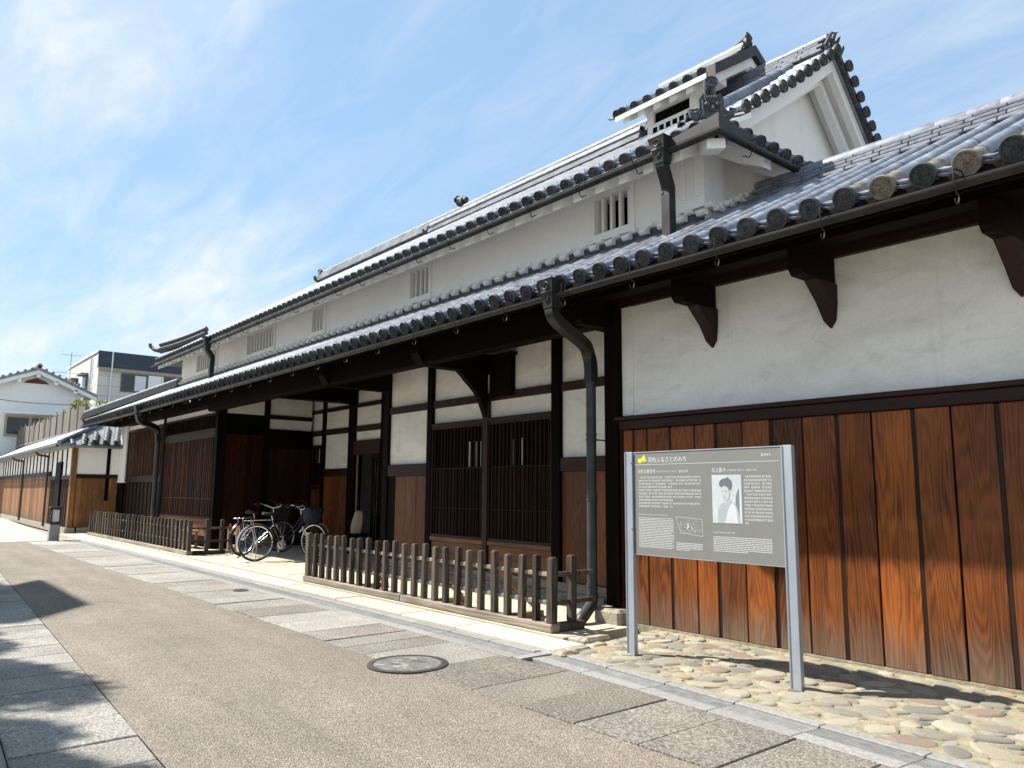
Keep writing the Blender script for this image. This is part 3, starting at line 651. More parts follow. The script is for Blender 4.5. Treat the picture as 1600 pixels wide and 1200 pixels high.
cb = MB().prism([(-.10, 0), (.55, .30), (.55, .20), (.32, .02), (-.10, -.10)], 'x', -.085, .085).mesh('corner_rafter', 'plaster_clean'); put('corner_rafter', cb, H, (XC - .13, 5.98, ZU - .14), (0, 0, math.pi / 4))
# eave tiles along the side of the corner
for i in range(7):
    y = 6.10 + i * .235
    put('eave_tile', EAVE, UROOF, (XC, y, ZU), (AU, 0, math.pi / 2), (.9,) * 3)
    put('eave_pan_tile', EPAN, UROOF, (XC - .012, y + .118, ZU - .004), (AU, 0, math.pi / 2), (.9,) * 3)
# verge: short round tiles laid across the gable edge, front and back
def verge(y0, y1, sgn, n):
    for i in range(n):
        t = (i + .5) / n; y = y0 + (y1 - y0) * t
        if sgn > 0: z = zu(y); A_ = AU
        else: z = zu(YRG) - SU * KB * (y - YRG); A_ = -math.atan(SU * KB)
        c, s = math.cos(A_), math.sin(A_); lift = .05 * (abs(2 * t - 1))
        R_ = Matrix(((0, -1, 0), (c, 0, -s), (s, 0, c)))        # columns: up the slope, -x, out of the roof
        e = R_.to_euler(); put('verge_tile', EAVE, UROOF, (XR + .50, y, z + .02 + lift - (.10 * (1 - t) if sgn > 0 else 0)), e, (.9,) * 3)
        put('verge_cover', COVER, UROOF, (XR + .28, y, z + .018 + lift - (.10 * (1 - t) if sgn > 0 else 0)), e, (.9,) * 3)
verge(YW - .02, YRG - .02, 1, 12); verge(YRG + .10, 9.85, -1, 8)
MB().add([(XR + .02, YW - .05, zu(YW - .05) - .03), (XR + .47, YW - .05, zu(YW - .05) - .13), (XR + .47, YRG, zu(YRG) + .02), (XR + .02, YRG, zu(YRG) + .02)], [(0, 1, 2, 3)]).build('verge_deck', 'tile_field', UROOF)
# descending ridge beside the verge
pth = lambda y, dz: (XR - .08, y, zu(y) + dz)
for dz, r_, w in ((.075, .075, 0), (.06, .055, -.13)):
    for i in range(10):
        y0 = YW - .05 + i * .222
        put('ridge_cap_tile', cover_mb(r_, .275).mesh('ridge_cap_tile', 'tile', 50), UROOF, (XR - .10 + w, y0, zu(y0) + dz), (AU, 0, 0))
MB().prism([(YW - .06, zu(YW - .06) - .03), (YRG - .05, zu(YRG - .05) - .03), (YRG - .05, zu(YRG - .05) + .08), (YW - .06, zu(YW - .06) + .08)], 'x', XR - .17, XR - .03).build('descending_ridge', 'tile', UROOF)
# gable wall, bargeboards
zg = zu(YRG) - .10; gb = MB(); gb.add([(XR - .03, YW + .1, zu(YW) - .08), (XR - .03, 9.8, zu(YRG) - SU * KB * (9.8 - YRG) - .1), (XR - .03, YRG, zg), (XR - .2, YW + .1, zu(YW) - .08), (XR - .2, 9.8, zu(YRG) - SU * KB * (9.8 - YRG) - .1), (XR - .2, YRG, zg)], [(0, 1, 2), (3, 5, 4), (0, 2, 5, 3), (2, 1, 4, 5)])
gb.build('gable_wall', 'plaster_clean', H)
def barge(y0, y1, f, wd, xx, th):
    pts_ = []; n = 8
    for i in range(n + 1): y = y0 + (y1 - y0) * i / n; pts_.append((y, f(y) - .03 + .05 * (abs(2 * i / n - 1)) * .6))
    for i in range(n, -1, -1): y = y0 + (y1 - y0) * i / n; pts_.append((y, f(y) - .03 - wd + .05 * abs(2 * i / n - 1) * .6))
    m = MB(); n2 = n + 1; V = [(xx, a, b) for a, b in pts_] + [(xx - th, a, b) for a, b in pts_]; F = []; T = len(pts_)
    for i in range(n): F += [(i, i + 1, T - 2 - i, T - 1 - i), (T + i, 2 * T - 1 - i, 2 * T - 2 - i, T + i + 1)]
    for i in range(T): F.append((i, (i + 1) % T, T + (i + 1) % T, T + i))
    m.add(V, F); return m
fb = lambda y: zu(YRG) - SU * KB * (y - YRG)
barge(YW + .0, YRG + .0, lambda y: zu(y) - .05 * (YRG - y), .20, XR + .36, .08).build('bargeboard', 'plaster_clean', H); barge(YRG, 9.85, fb, .22, XR + .36, .08).build('bargeboard', 'plaster_clean', H)
barge(YW + .0, YRG + .0, lambda y: zu(y) - .16, .14, XR + .20, .1).build('bargeboard', 'plaster_clean', H); barge(YRG, 9.85, lambda y: fb(y) - .18, .14, XR + .20, .1).build('bargeboard', 'plaster_clean', H)

MB().prism([(YW + .0, zu(YW) - .30), (YRG, zu(YRG) - .16), (YRG, zu(YRG) - .05), (YW + .0, zu(YW) - .20)], 'x', XR - .02, XR + .352).build('verge_soffit', 'plaster_clean', H)
MB().prism([(YRG, fb(YRG) - .16), (9.8, fb(9.8) - .16), (9.8, fb(9.8) - .05), (YRG, fb(YRG) - .05)], 'x', XR - .02, XR + .352).build('verge_soffit', 'plaster_clean', H)
MB().prism([(YRG, fb(YRG) - .025), (9.85, fb(9.85) - .025), (9.85, fb(9.85) + .04), (YRG, fb(YRG) + .04)], 'x', XR + .28, XR + .46).build('verge_edge', 'tile_face', H)
# main ridge
noshi(H, XR + .34, -9.0, YRG, zu(YRG) + .01, 5, .42)
noshi(H, -9.0, -18.1, YRG, zu(YRG) + .01, 5, .42, each=False)
# hip ridge at the far end, curling up at its foot
hp = MB(); P = []
for i in range(9):
    t = i / 8 * .30; y = YU + .1 + (YRG - YU - .1) * t; x = XLU + .15 + 4.05 * t; P.append((x, y, zu(y) + .10 + .16 * max(0, 1 - t * 3) ** 2))
hp.tube(P, .10, 8); hp.tube([(a, b, c + .14) for a, b, c in P], .075, 8); HIP = hp.build('hip_ridge', 'tile_face', H, 50)
orn = MB(); orn.tube([(XLU + .2, YU + .15, zu(YU) + .30), (XLU - .05, YU, zu(YU) + .36), (XLU - .2, YU - .08, zu(YU) + .46), (XLU - .18, YU - .08, zu(YU) + .54)], [.07, .06, .045, .05], 8); orn.build('hip_ornament', 'tile_face', H, 50)

# roof ornaments: demon-face end tiles with a raised round tile
def oni(name, loc, rz, s=1., horns=False):
    m = MB(); out = [(-.20, -.02), (-.22, .10), (-.15, .16), (-.155, .28), (-.10, .36), (-.06, .30), (.06, .30), (.10, .36), (.155, .28), (.15, .16), (.22, .10), (.20, -.02)]
    m.prism(out, 'y', -.05, .05); m.prism([(a * .72, b * .8 + .03) for a, b in out], 'y', -.075, .0)
    for sx in (-1, 1):
        m.tube([(sx * .17, -.04, .02), (sx * .24, -.05, .06), (sx * .27, -.04, .13), (sx * .22, -.03, .15)], [.05, .045, .035, .02], 7)
        m.tube([(sx * .06, -.09, .18), (sx * .08, -.11, .20)], [.035, .02], 7); m.tube([(sx * .10, -.075, .02), (sx * .11, -.075, .26)], [.02, .016], 6)
    m.tube([(0, -.09, .15), (0, -.12, .10)], [.03, .03], 7)
    for q in range(-3, 4): m.tube([(q * .022, -.085, .20), (q * .03, -.08, .31)], .009, 5)
    if horns:
        for sx in (-1, 0, 1): m.tube([(sx * .10, 0, .28), (sx * .16, -.03, .36), (sx * .14, -.10, .44 + .05 * (sx == 0)), (sx * .10, -.15, .43 + .05 * (sx == 0))], [.06, .05, .03, .008], 7)
        for sx in (-1, 1): m.tube([(sx * .18, 0, .10), (sx * .28, -.04, .18), (sx * .29, -.10, .27), (sx * .24, -.14, .30)], [.06, .05, .03, .008], 7)
    ob = put(name, m.mesh(name, 'tile_face', 40), H, loc, (0, 0, rz), (s,) * 3)
    return ob
a_ = math.pi / 4
oni('corner_ornament', (XC - .22, YU + .22, 4.97), a_, .78)
# the round tile raised above it, its face to the street corner
def perch(loc, rz, s=1., tilt=.35):
    m, c = eave_mb(.085, .06, .30); n0 = len(m.f); m.add(c.v, c.f); m.add([(q[0], q[1], -q[2]) for q in c.v], [f[::-1] for f in c.f])
    put('perch_tile', m.mesh('perch_tile', 'tile_face', 40), H, loc, (tilt * -1., 0, rz), (s,) * 3)
perch((XC - .18, YU + .18, 5.36), a_, .82, .35)
MB().tube([(XC - .28, YU + .28, 5.10), (XC - .29, YU + .29, 5.28), (XC - .23, YU + .23, 5.37)], [.085, .065, .06], 8).build('ornament_neck', 'tile_face', H, 50)
oni('ridge_end_ornament', (XR + .36, YRG, zu(YRG) - .02), math.pi / 2, .62, True)
oni('ridge_end_ornament', (-18.12, YRG, zu(YRG) + .0), -math.pi / 2, .9); perch((-18.35, YRG, zu(YRG) + .36), -math.pi / 2, .7); MB().tube([(-18.0, YRG, zu(YRG) + .25), (-18.2, YRG, zu(YRG) + .36)], .06, 8).build('ornament_neck', 'tile_face', H, 50)
oni('ridge_end_ornament', (-12.75, YRG - .28, zu(YRG - .28) + .02), -math.pi / 2, .6); oni('ridge_ornament', (-12.0, YRG, zu(YRG) + .28), -math.pi / 2, .55); MB().tube([(-11.9, YRG, zu(YRG) + .40), (-12.05, YRG, zu(YRG) + .47)], .06, 8).build('ornament_neck', 'tile_face', H, 50); perch((-12.22, YRG, zu(YRG) + .50), -math.pi / 2, .9)
noshi(H, -7.1, -12.7, YRG - .29, zu(YRG - .27) + .02, 3, .2, each=False)
# copper flashing over the corner of the gutter
fl = MB(); P = []
for i in range(7):
    t = i / 6; d_ = .60 * t; hh = .065 * (1 - t) ** 1.5 + .004; P.append((d_, hh))
for (ux, uy) in ((-1, 0), (0, 1)):
    V = []; 
    for d_, hh in P: V += [(XC + .05 + ux * d_, YU - .05 + uy * d_, ZU - .09), (XC + .05 + ux * d_, YU - .05 + uy * d_, ZU - .02 + hh), (XC + .05 + ux * d_ + (-.06 if uy else 0), YU - .05 + uy * d_ + (.06 if ux else 0), ZU + .01 + hh)]
    fl.add(V, [(i * 3 + j, (i + 1) * 3 + j, (i + 1) * 3 + j + 1, i * 3 + j + 1) for i in range(6) for j in range(2)])
fl.build('corner_flashing', 'copper', H)

# ---- little smoke-vent tower straddling the ridge
TX0, TX1 = -7.05, -5.45; TY0 = 7.78; TZ0 = 6.70; ST = .66; AT = math.atan(ST); TYR = 8.7
zt = lambda y: TZ0 + ST * (y - TY0)
tw = MB(); wx0, wx1, wy0, wy1 = TX0 + .32, TX1 - .42, 8.08, 9.32
tw.box(wx0, wx1, wy0, wy0 + .1, zu(8.08) - .1, 6.50); tw.box(wx0, wx1, wy1 - .1, wy1, 6.0, 6.75); tw.box(wx0, wx0 + .1, wy0 + .1, wy1 - .1, 6.0, 6.75); tw.box(wx1 - .1, wx1, wy0 + .1, wy1 - .1, 6.0, 6.55)
tw.box(wx0, wx0 + .12, wy0 - .01, wy0 + .11, 6.502, zt(wy0) + .0); tw.box(wx1 - .12, wx1, wy0 - .01, wy0 + .11, 6.502, zt(wy0)); tw.box(wx0 - .02, wx1 + .02, wy0 - .02, wy0 + .1, 6.66, zt(wy0) - .02)
TOWER = tw.build('smoke_tower', 'plaster_clean', H)
bx('tower_opening', 'black', TOWER, wx0 + .12, wx1 - .12, wy0 + .03, wy0 + .09, 6.502, 6.658)
for i in range(7): bx('tower_louvre', 'black', TOWER, wx0 + .10 + i * .115, wx0 + .10 + i * .115 + .075, wy0 - .006, wy0 + .002, 6.36, 6.44)
td = MB()
td.prism([(TY0 - .02, zt(TY0) - .11), (TY0 - .02, zt(TY0) - .04), (TYR, zt(TYR) - .04), (2 * TYR - TY0 + .02, zt(TY0) - .04), (2 * TYR - TY0 + .02, zt(TY0) - .11), (TYR, zt(TYR) - .13)], 'x', TX0, TX1 - .02)
td.build('tower_roof_deck', 'plaster_clean', TOWER)
tcols = [TX1 - .12 - i * .2265 for i in range(7)]
MT = slope_M(TY0, TZ0, AT); tp = MB(); tcv = MB(); cv_ = [v_.co.copy() for v_ in COVER.vertices]; cf_ = [tuple(p.vertices) for p in COVER.polygons]
for x in tcols + [TX0 + .02]:
    put('tower_eave_tile', EAVE, TOWER, (x, TY0, TZ0), (AT, 0, 0), (.9,) * 3)
    for j in range(4): t = MT @ Matrix.Translation((x, .225 * (j + 1), 0)) @ Matrix.Scale(.9, 4); tcv.add([t @ q for q in cv_], cf_)
    for j in range(6): pan_mb(tp, x - .113, .09, .03, .03 + j * .19, .2, -.01)
tp.xf(MT); tp.add([(TX0, TYR, zt(TYR)), (TX1, TYR, zt(TYR)), (TX1, 2 * TYR - TY0, TZ0), (TX0, 2 * TYR - TY0, TZ0)], [(0, 1, 2, 3)])
tag(tp.build('tower_pan_tiles', 'tile_field', TOWER, 45), kind='stuff'); tag(tcv.build('tower_cover_tiles', 'tile_field', TOWER, 45), kind='stuff')
rf = MB().prism([(TY0 + .06, zt(TY0 + .06) - .19), (TY0 + .06, zt(TY0 + .06) - .11), (wy0, zt(wy0) - .11), (wy0, zt(wy0) - .19)], 'x', -.055, .055).mesh('tower_rafter', 'plaster_clean')
for i in range(6): put('tower_rafter', rf, TOWER, (TX0 + .135 + i * .275, 0, 0))
bg_ = MB()      # curved end of the tower roof, facing the near wing
def arcf(t): y = TY0 - .02 + (2 * TYR - 2 * TY0 + .04) * t; return y, zt(TYR) - ST * abs(y - TYR)
o1 = []; o2 = []
for i in range(13):
    y, z = arcf(i / 12); o1.append((y, z + .05)); o2.append((y, z - .10))
vg = MB()
for i in range(12): vg.prism([o1[i], o1[i + 1], o2[i + 1], o2[i]], 'x', TX1 - .04, TX1 + .10)
vg.build('tower_verge', 'copper', TOWER)
vg = MB()
for i in range(12): vg.prism([(o2[i][0], o2[i][1] - .002), (o2[i + 1][0], o2[i + 1][1] - .002), (o2[i + 1][0], o2[i + 1][1] - .13), (o2[i][0], o2[i][1] - .13)], 'x', TX1 - .06, TX1 + .03)
vg.build('tower_bargeboard', 'plaster_clean', TOWER)
for yy in (8.1, 8.7, 9.3): bx('tower_purlin', 'plaster_clean', TOWER, TX1 - .5, TX1 - .02, yy - .07, yy + .07, zt(TYR) - ST * abs(yy - TYR) - .30, zt(TYR) - ST * abs(yy - TYR) - .13)
bx('tower_post', 'plaster_clean', TOWER, TX1 - .44, TX1 - .34, 8.12, 8.22, 6.3, 6.75)
noshi(TOWER, TX1 - .05, TX0 + .1, TYR, zt(TYR) + .0, 2, .24, each=False)
perch((TX1 - .0, TYR, zt(TYR) + .22), math.pi / 2, .8)
oni('tower_ridge_ornament', (TX1 - .02, TYR, zt(TYR) + .03), math.pi / 2, .45)

# ---- gutters
def gutter(name, path, r, mat):
    """open half-round channel along a level path"""
    m = MB(); path = [Vector(p) for p in path]; rings = []
    for i, p in enumerate(path):
        d0 = (path[i] - path[i - 1]).normalized() if i else (path[1] - path[0]).normalized(); d1 = (path[i + 1] - path[i]).normalized() if i < len(path) - 1 else d0
        s = Vector((d0.y, -d0.x, 0)) + Vector((d1.y, -d1.x, 0)); s = s / (s.length ** 2) * 2
        ring = [p + s * (r * math.cos(a)) + Vector((0, 0, r * math.sin(a))) for a in [RAD(170 + 200 * j / 10) for j in range(11)]]
        ring += [p + s * ((r - .006) * math.cos(a)) + Vector((0, 0, (r - .006) * math.sin(a))) for a in [RAD(370 - 200 * j / 10) for j in range(11)]]
        rings.append(ring)
    m.loft(rings); return m.build(name, mat, H, 40)
GY, GZ = 4.950, 3.236
G1 = gutter('gutter', [(3.4, GY, GZ), (-1.5, GY, GZ - .002), (-5.28, GY, GZ - .004)], .040, 'copper'); G2 = gutter('gutter', [(-5.40, GY, GZ - .004), (-12, GY, GZ - .02), (-20.0, GY, GZ - .03), (-26.4, GY, GZ - .01)], .038, 'copper')
hk = MB().tube([(0, .07, .05), (0, .03, .085), (0, -.072, .07), (0, -.076, -.02), (0, -.05, -.075), (0, -.02, -.085), (0, -.02, -.10), (0, -.030, -.135), (0, -.052, -.148), (0, -.072, -.135), (0, -.074, -.115)], .005, 6).mesh('gutter_hook', 'iron', 60)
for i in range(34):
    x = 2.6 - i * .86
    put('gutter_hook', hk, G1 if x > -5.3 else G2, (x, GY, GZ - .004), (0, 0, rnd.uniform(-.1, .1)))
UGY, UGZ = YU - .03, 4.716
G3 = gutter('gutter', [(XC + .03, 10.2, UGZ), (XC + .03, YU - .03, UGZ), (-12, YU - .03, UGZ - .01), (XLU - .1, YU - .03, UGZ - .015)], .043, 'copper')
hk2 = MB().tube([(0, .05, .05), (0, -.058, .055), (0, -.060, -.02), (0, -.03, -.06), (0, 0, -.065), (0, .0, -.085), (0, .02, -.105), (0, .05, -.10), (0, .06, -.08), (0, .10, -.075)], .0055, 6).mesh('gutter_hook', 'iron', 60)
for i in range(21): put('gutter_hook', hk2, G3, (-5.0 - i * .83, YU - .03, UGZ))
for i in range(3): put('gutter_hook', hk2, G3, (XC + .03, 6.35 + i * .8, UGZ), (0, 0, math.pi / 2))

def rect_sweep(path, w, d):
    """square duct through points in a plane x=const or slanting; w along x, d across"""
    rings = []; path = [Vector(p) for p in path]
    for i, p in enumerate(path):
        t = (path[min(i + 1, len(path) - 1)] - path[max(0, i - 1)]).normalized(); ux = Vector((1, 0, 0)); n_ = t.cross(ux)
        if n_.length < .2: n_ = Vector((0, 0, 1))
        n_.normalize(); ux = n_.cross(t).normalized()
        ww = w[i] if isinstance(w, list) else w; dd = d[i] if isinstance(d, list) else d
        rings.append([p - ux * ww - n_ * dd, p + ux * ww - n_ * dd, p + ux * ww + n_ * dd, p - ux * ww + n_ * dd])
    return MB().loft(rings)
def curve(pts_, n=5):
    out = []; P = [Vector(p) for p in pts_]; P = [P[0] * 2 - P[1]] + P + [P[-1] * 2 - P[-2]]
    for i in range(1, len(P) - 2):
        for j in range(n):
            t = j / n; a, b, c, d_ = P[i - 1:i + 3]
            out.append(.5 * ((2 * b) + (c - a) * t + (2 * a - 5 * b + 4 * c - d_) * t * t + (3 * b - 3 * c + d_ - a) * t ** 3))
    return out + [P[-2]]
def head(x, y, z, s=1.):
    m = MB(); w = .085 * s
    m.loft([[(x - q, y - q, z + h_), (x + q, y - q, z + h_), (x + q, y + q, z + h_), (x - q, y + q, z + h_)] for q, h_ in ((.062 * s, -.16 * s), (.075 * s, -.02 * s), (.082 * s, -.01 * s), (.078 * s, .01 * s), (.105 * s, .10 * s), (.11 * s, .115 * s))])
    m.tube([(x + .04 * s * math.cos(t), y - .094 * s - .004, z + .052 * s + .036 * s * math.sin(t)) for t in [2 * math.pi * i / 14 for i in range(15)]], .005 * s, 5)
    for i in range(5): a = 2 * math.pi * i / 5 + .3; m.tube([(x + .014 * s * math.cos(a), y - .095 * s, z + .052 * s + .014 * s * math.sin(a)), (x + .026 * s * math.cos(a), y - .098 * s, z + .052 * s + .026 * s * math.sin(a))], .008 * s, 6)
    m.tube(curve([(x - .03 * s, y - .075 * s, z - .08 * s), (x - .005 * s, y - .078 * s, z - .055 * s), (x - .02 * s, y - .076 * s, z - .10 * s), (x + .03 * s, y - .078 * s, z - .06 * s), (x + .015 * s, y - .076 * s, z - .09 * s)], 3), .006 * s, 5)
    return m
# near downpipe: hopper, swan-neck duct, round pipe with an elbow at the foot
hx = -5.34; px, py = -5.66, 5.80
DP = head(hx, GY + .0, GZ + .03).build('downpipe', 'copper', H, 30)
rect_sweep(curve([(hx, GY, GZ - .10), (hx, GY + .01, GZ - .20), (hx - .05, GY + .20, GZ - .28), (hx - .20, py - .22, GZ - .37), (px, py - .03, GZ - .45), (px, py, GZ - .56), (px, py, GZ - .74)]), .052, .05).build('swan_neck', 'copper', DP, 35)
pp = MB().tube([(px, py, GZ - .72), (px, py, .52), (px, py, .30)], .052, 14)
for z in (GZ - .74, 1.95, 1.90, 1.32, 1.28, .55, .42): pp.tube([(px, py, z - .012), (px, py, z + .012)], .058, 14)
pp.build('pipe', 'pipe', DP, 40)
MB().tube(curve([(px, py, .33), (px + .0, py - .01, .24), (px + .05, py - .16, .15), (px + .07, py - .24, .10), (px + .075, py - .26, .0), (px + .075, py - .26, -.02)], 4), .060, 14).build('elbow', 'pipe', DP, 40)
MB().tube([(px, py, 1.9), (px - .02, py + .35, 1.9)], .008, 6).build('bracket_iron', 'iron', DP)
# upper downpipe near the corner
ux_, uy_ = XC - .62, YU - .05
UP = head(ux_, uy_, UGZ + .02, .95).build('downpipe', 'copper', H, 30)
rect_sweep(curve([(ux_, uy_, UGZ - .12), (ux_ - .0, uy_ + .01, UGZ - .17), (ux_ - .04, uy_ + .10, UGZ - .24), (ux_ - .07, uy_ + .17, UGZ - .31), (ux_ - .07, uy_ + .17, UGZ - .42), (ux_ - .07, uy_ + .17, zl(5.97) + .02)]), .05, .05).build('swan_neck', 'copper', UP, 35)
# far downpipes
fx = -17.95
FP = head(fx, uy_, UGZ + .02, .95).build('downpipe', 'copper', H, 30)
rect_sweep(curve([(fx, uy_, UGZ - .12), (fx, uy_ + .01, UGZ - .17), (fx - .08, uy_ + .10, UGZ - .24), (fx - .15, uy_ + .17, UGZ - .31), (fx - .15, uy_ + .17, UGZ - .42), (fx - .15, uy_ + .17, zl(5.97) + .02)]), .05, .05).build('swan_neck', 'copper', FP, 35)
gx = -20.0
GP = head(gx, GY, GZ + .0).build('downpipe', 'copper', H, 30)
rect_sweep(curve([(gx, GY, GZ - .12), (gx - .02, GY + .06, GZ - .25), (gx - .8, GY + .55, GZ - .30), (gx - 1.75, 5.86, GZ - .33), (gx - 1.88, 5.93, GZ - .45), (gx - 1.88, 5.94, GZ - .6)]), .07, .06).build('swan_neck', 'copper', GP, 35)
MB().tube([(gx - 1.88, 5.94, GZ - .55), (gx - 1.88, 5.94, .1)], .06, 12).build('pipe', 'pipe', GP, 40)

# ================================================================== NEAR WING: boarded wall under plaster
WY = 5.97
bx('plaster_panel', 'plaster', H, -5.38, 3.5, WY + .02, WY + .2, 2.10, 3.40)
bx('plaster_panel', 'plaster', H, -5.375, -5.23, WY + .005, WY + .019, 2.14, 3.30)
bx('wall_plate', 'rail', H, -5.5, 3.5, WY - .035, WY + .16, 3.275, 3.40)
bx('wall_plate', 'dark_wood_x', H, -5.5, 3.5, WY - .06, WY + .15, 3.402, 3.62)
bx('rail', 'rail', H, -5.40, 3.5, WY - .045, WY + .03, 1.99, 2.085, .008)
bx('rail', 'rail', H, -5.43, 3.5, WY - .075, WY + .03, 2.087, 2.125, .006)
BW = bx('board_wall', 'black', H, -5.35, 3.5, WY + .022, WY + .1, .05, 1.99)
jx = [-5.353, -5.205, -5.037, -4.74, -4.461, -4.217, -3.947, -3.648, -3.369, -3.06, -2.792, -2.467, -2.216, -1.909]
while jx[-1] < 3.2: jx.append(jx[-1] + rnd.choice((.26, .29, .31)))
for i, (a, b) in enumerate(zip(jx, jx[1:])):
    wb = .034 if i % 2 == 0 else .014
    d_ = rnd.uniform(-.004, .004)
    me = MB().cbox(-(b - a - wb) / 2, (b - a - wb) / 2, -.014, .012, .085, 1.985, .004).mesh('board', 'board'); cxm = (a + b - wb) / 2
    put('board', me, BW, (cxm, WY + d_, 0), (rnd.uniform(-.002, .002), 0, 0))
    if wb > .02: put('batten', MB().cbox(-.016, .016, -.005, .016, .088, 1.982, .003).mesh('batten', 'batten'), BW, (b - .017, WY - .002, 0))
bx('foot_mortar', 'mortar', H, -5.3, 3.5, WY - .028, WY + .05, .0, .082)
# corner post of the wing and its foundation stone
bx('post', 'dark_wood', H, -5.57, -5.39, WY - .07, WY + .13, .22, 3.30, .01)
bx('post', 'board_dark', H, -5.386, -5.355, WY - .035, WY + .1, .15, 2.1, .004)
bx('return_wall', 'dark_wood', H, -5.60, -5.45, WY + .131, 6.9, .1, 3.35)
bx('foundation_stone', 'stone', H, -5.66, -5.30, WY - .17, WY + .25, -.02, .205, .03)
for (x, w) in ((-5.52, .11), (-4.25, .115), (-3.09, .12), (-1.72, .12), (-.5, .12), (.8, .12)):
    A_ = MB().prism([(WY - .0, 3.06), (WY - .0, 3.27), (5.46, 3.27), (5.46, 3.10), (5.50, 3.06)], 'x', x - w / 2, x + w / 2).build('arm', 'dark_wood_y', H)
    if x > -5.4:
        B_ = MB(); out = []
        for (yy, z, hw) in ((WY + .02, 3.058, .065), (WY + .02, 2.90, .062), (WY + .02, 2.76, .045), (WY + .02, 2.70, .004)):
            o = {3.058: .30, 2.90: .13, 2.76: .055, 2.70: .02}[z]
            out.append([(x - hw, yy, z), (x + hw, yy, z), (x + hw * .9, yy - o, z), (x - hw * .9, yy - o, z)])
        B_.loft(out).build('bracket', 'batten', A_, 25)
bx('eave_beam', 'dark_wood_x', H, -5.6, 3.5, 5.44, 5.62, 3.272, 3.44)

# ================================================================== MAIN FRONT, set back under the deep eave
FY = 6.90
def pan(x0, x1, z0, z1, y=FY, mat='plaster', name='plaster_panel'): return bx(name, mat, H, x0, x1, y + .03, y + .12, z0, z1)
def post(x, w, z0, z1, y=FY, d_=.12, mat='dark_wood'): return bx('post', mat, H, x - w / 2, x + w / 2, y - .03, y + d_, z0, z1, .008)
def railx(x0, x1, z0, z1, y=FY, mat='rail', p=.012): return bx('rail', mat, H, x0, x1, y - p, y + .10, z0, z1, .005)
def boards(x0, x1, z0, z1, n, y=FY, mat='board', wob=.006):
    bk = bx('board_wall', 'black', H, x0, x1, y + .032, y + .08, z0, z1); s = (x1 - x0) / n
    for i in range(n):
        put('board', MB().cbox(-s / 2 + .003, s / 2 - .003, -.012, .012, z0 + .002, z1 - .002, .003).mesh('board', mat), bk, (x0 + (i + .5) * s, y + .018 + rnd.uniform(0, wob), 0))
    return bk
def lattice(x0, x1, z0, z1, n, y=FY, w=.020, split=None, back='black', mat='lattice', cross=()):
    f_ = MB(); f_.box(x0, x1, y - .02, y + .03, z1 - .045, z1); f_.box(x0, x1, y - .02, y + .03, z0, z0 + .04); f_.box(x0, x0 + .025, y - .018, y + .03, z0 + .04, z1 - .045); f_.box(x1 - .025, x1, y - .018, y + .03, z0 + .04, z1 - .045)
    fr = f_.build('lattice', 'batten', H)
    for z in cross: bx('cross_bar', mat, fr, x0 + .026, x1 - .026, y - .004, y + .018, z - .008, z + .008)
    s = (x1 - x0 - .05) / n
    me = [MB().cbox(-w / 2 * q, w / 2 * q, -.012, .012, z0 + .04, z1 - .045, .002).mesh('lattice_bar', mat) for q in (1, .8, 1.25)]
    mh_ = None if split is None else MB().cbox(-w * .4, w * .4, -.009, .009, z0 + .04, split, .002).mesh('lattice_bar', mat)
    for i in range(n):
        x = x0 + .025 + (i + .5) * s
        put('lattice_bar', me[(i * 7) % 3], fr, (x + rnd.uniform(-.004, .004), y + .006, 0))
        if mh_ is not None: put('lattice_bar', mh_, fr, (x + s / 2 + rnd.uniform(-.004, .004), y + .012, 0))
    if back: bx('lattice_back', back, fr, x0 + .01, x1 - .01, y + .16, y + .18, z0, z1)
    return fr
TOPZ = 3.75
# posts
P1, P2, P3, P4 = -11.66, -10.31, -8.84, -7.36
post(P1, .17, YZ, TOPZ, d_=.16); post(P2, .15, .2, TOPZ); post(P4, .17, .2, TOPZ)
post(-5.72, .12, .2, TOPZ)
for a, b in ((P1 + .085, P2 - .075), (P2 + .075, P4 - .085), (P4 + .085, -5.78)):
    pan(a, b, 2.78, TOPZ); railx(a, b, 2.66, 2.775)
# bay 1: plaster over boards
pan(P1 + .085, P2 - .075, 1.80, 2.66); railx(P1 + .085, P2 - .075, 1.60, 1.795, p=.022); boards(P1 + .30, P2 - .075, .22, 1.60, 3)
bx('board_wall', 'dark_wood', H, P1 + .086, P1 + .299, FY + .0, FY + .06, .22, 1.598)
# bay 2: pair of latticed windows either side of the bracket post
pan(P2 + .075, P4 - .085, 2.415, 2.66); railx(P2 + .075, P4 - .085, 2.36, 2.413, mat='batten', p=.03)
LW1 = lattice(P2 + .075, P3 - .055, .66, 2.36, 15, split=1.72, cross=(1.1, 1.70)); LW2 = lattice(P3 + .055, P4 - .085, .66, 2.36, 15, split=1.72, cross=(1.1, 1.70))
for (a, b) in ((-9.42, -9.38), (-9.27, -9.23), (-9.12, -9.08), (-8.42, -8.38), (-8.18, -8.14)): bx('daylight_slit', 'slit_daylight', LW1 if a < P3 else LW2, a, b, FY + .10, FY + .12, 1.72, 2.10)  # solid pale strips; daylight between the bars is put into their colour
bx('post', 'rail', H, P3 - .055, P3 + .055, FY - .04, FY + .12, .3, 2.66, .008)
for a, b in ((P2 + .075, P3 - .055), (P3 + .055, P4 - .085)):
    bx('sill', 'sill', H, a, b, FY - .03, FY + .1, .60, .66, .005); bx('apron_board', 'sill', H, a, b, FY + .002, FY + .1, .42, .598, .004); bx('apron_board', 'sill', H, a, b, FY + .004, FY + .1, .235, .418, .004)
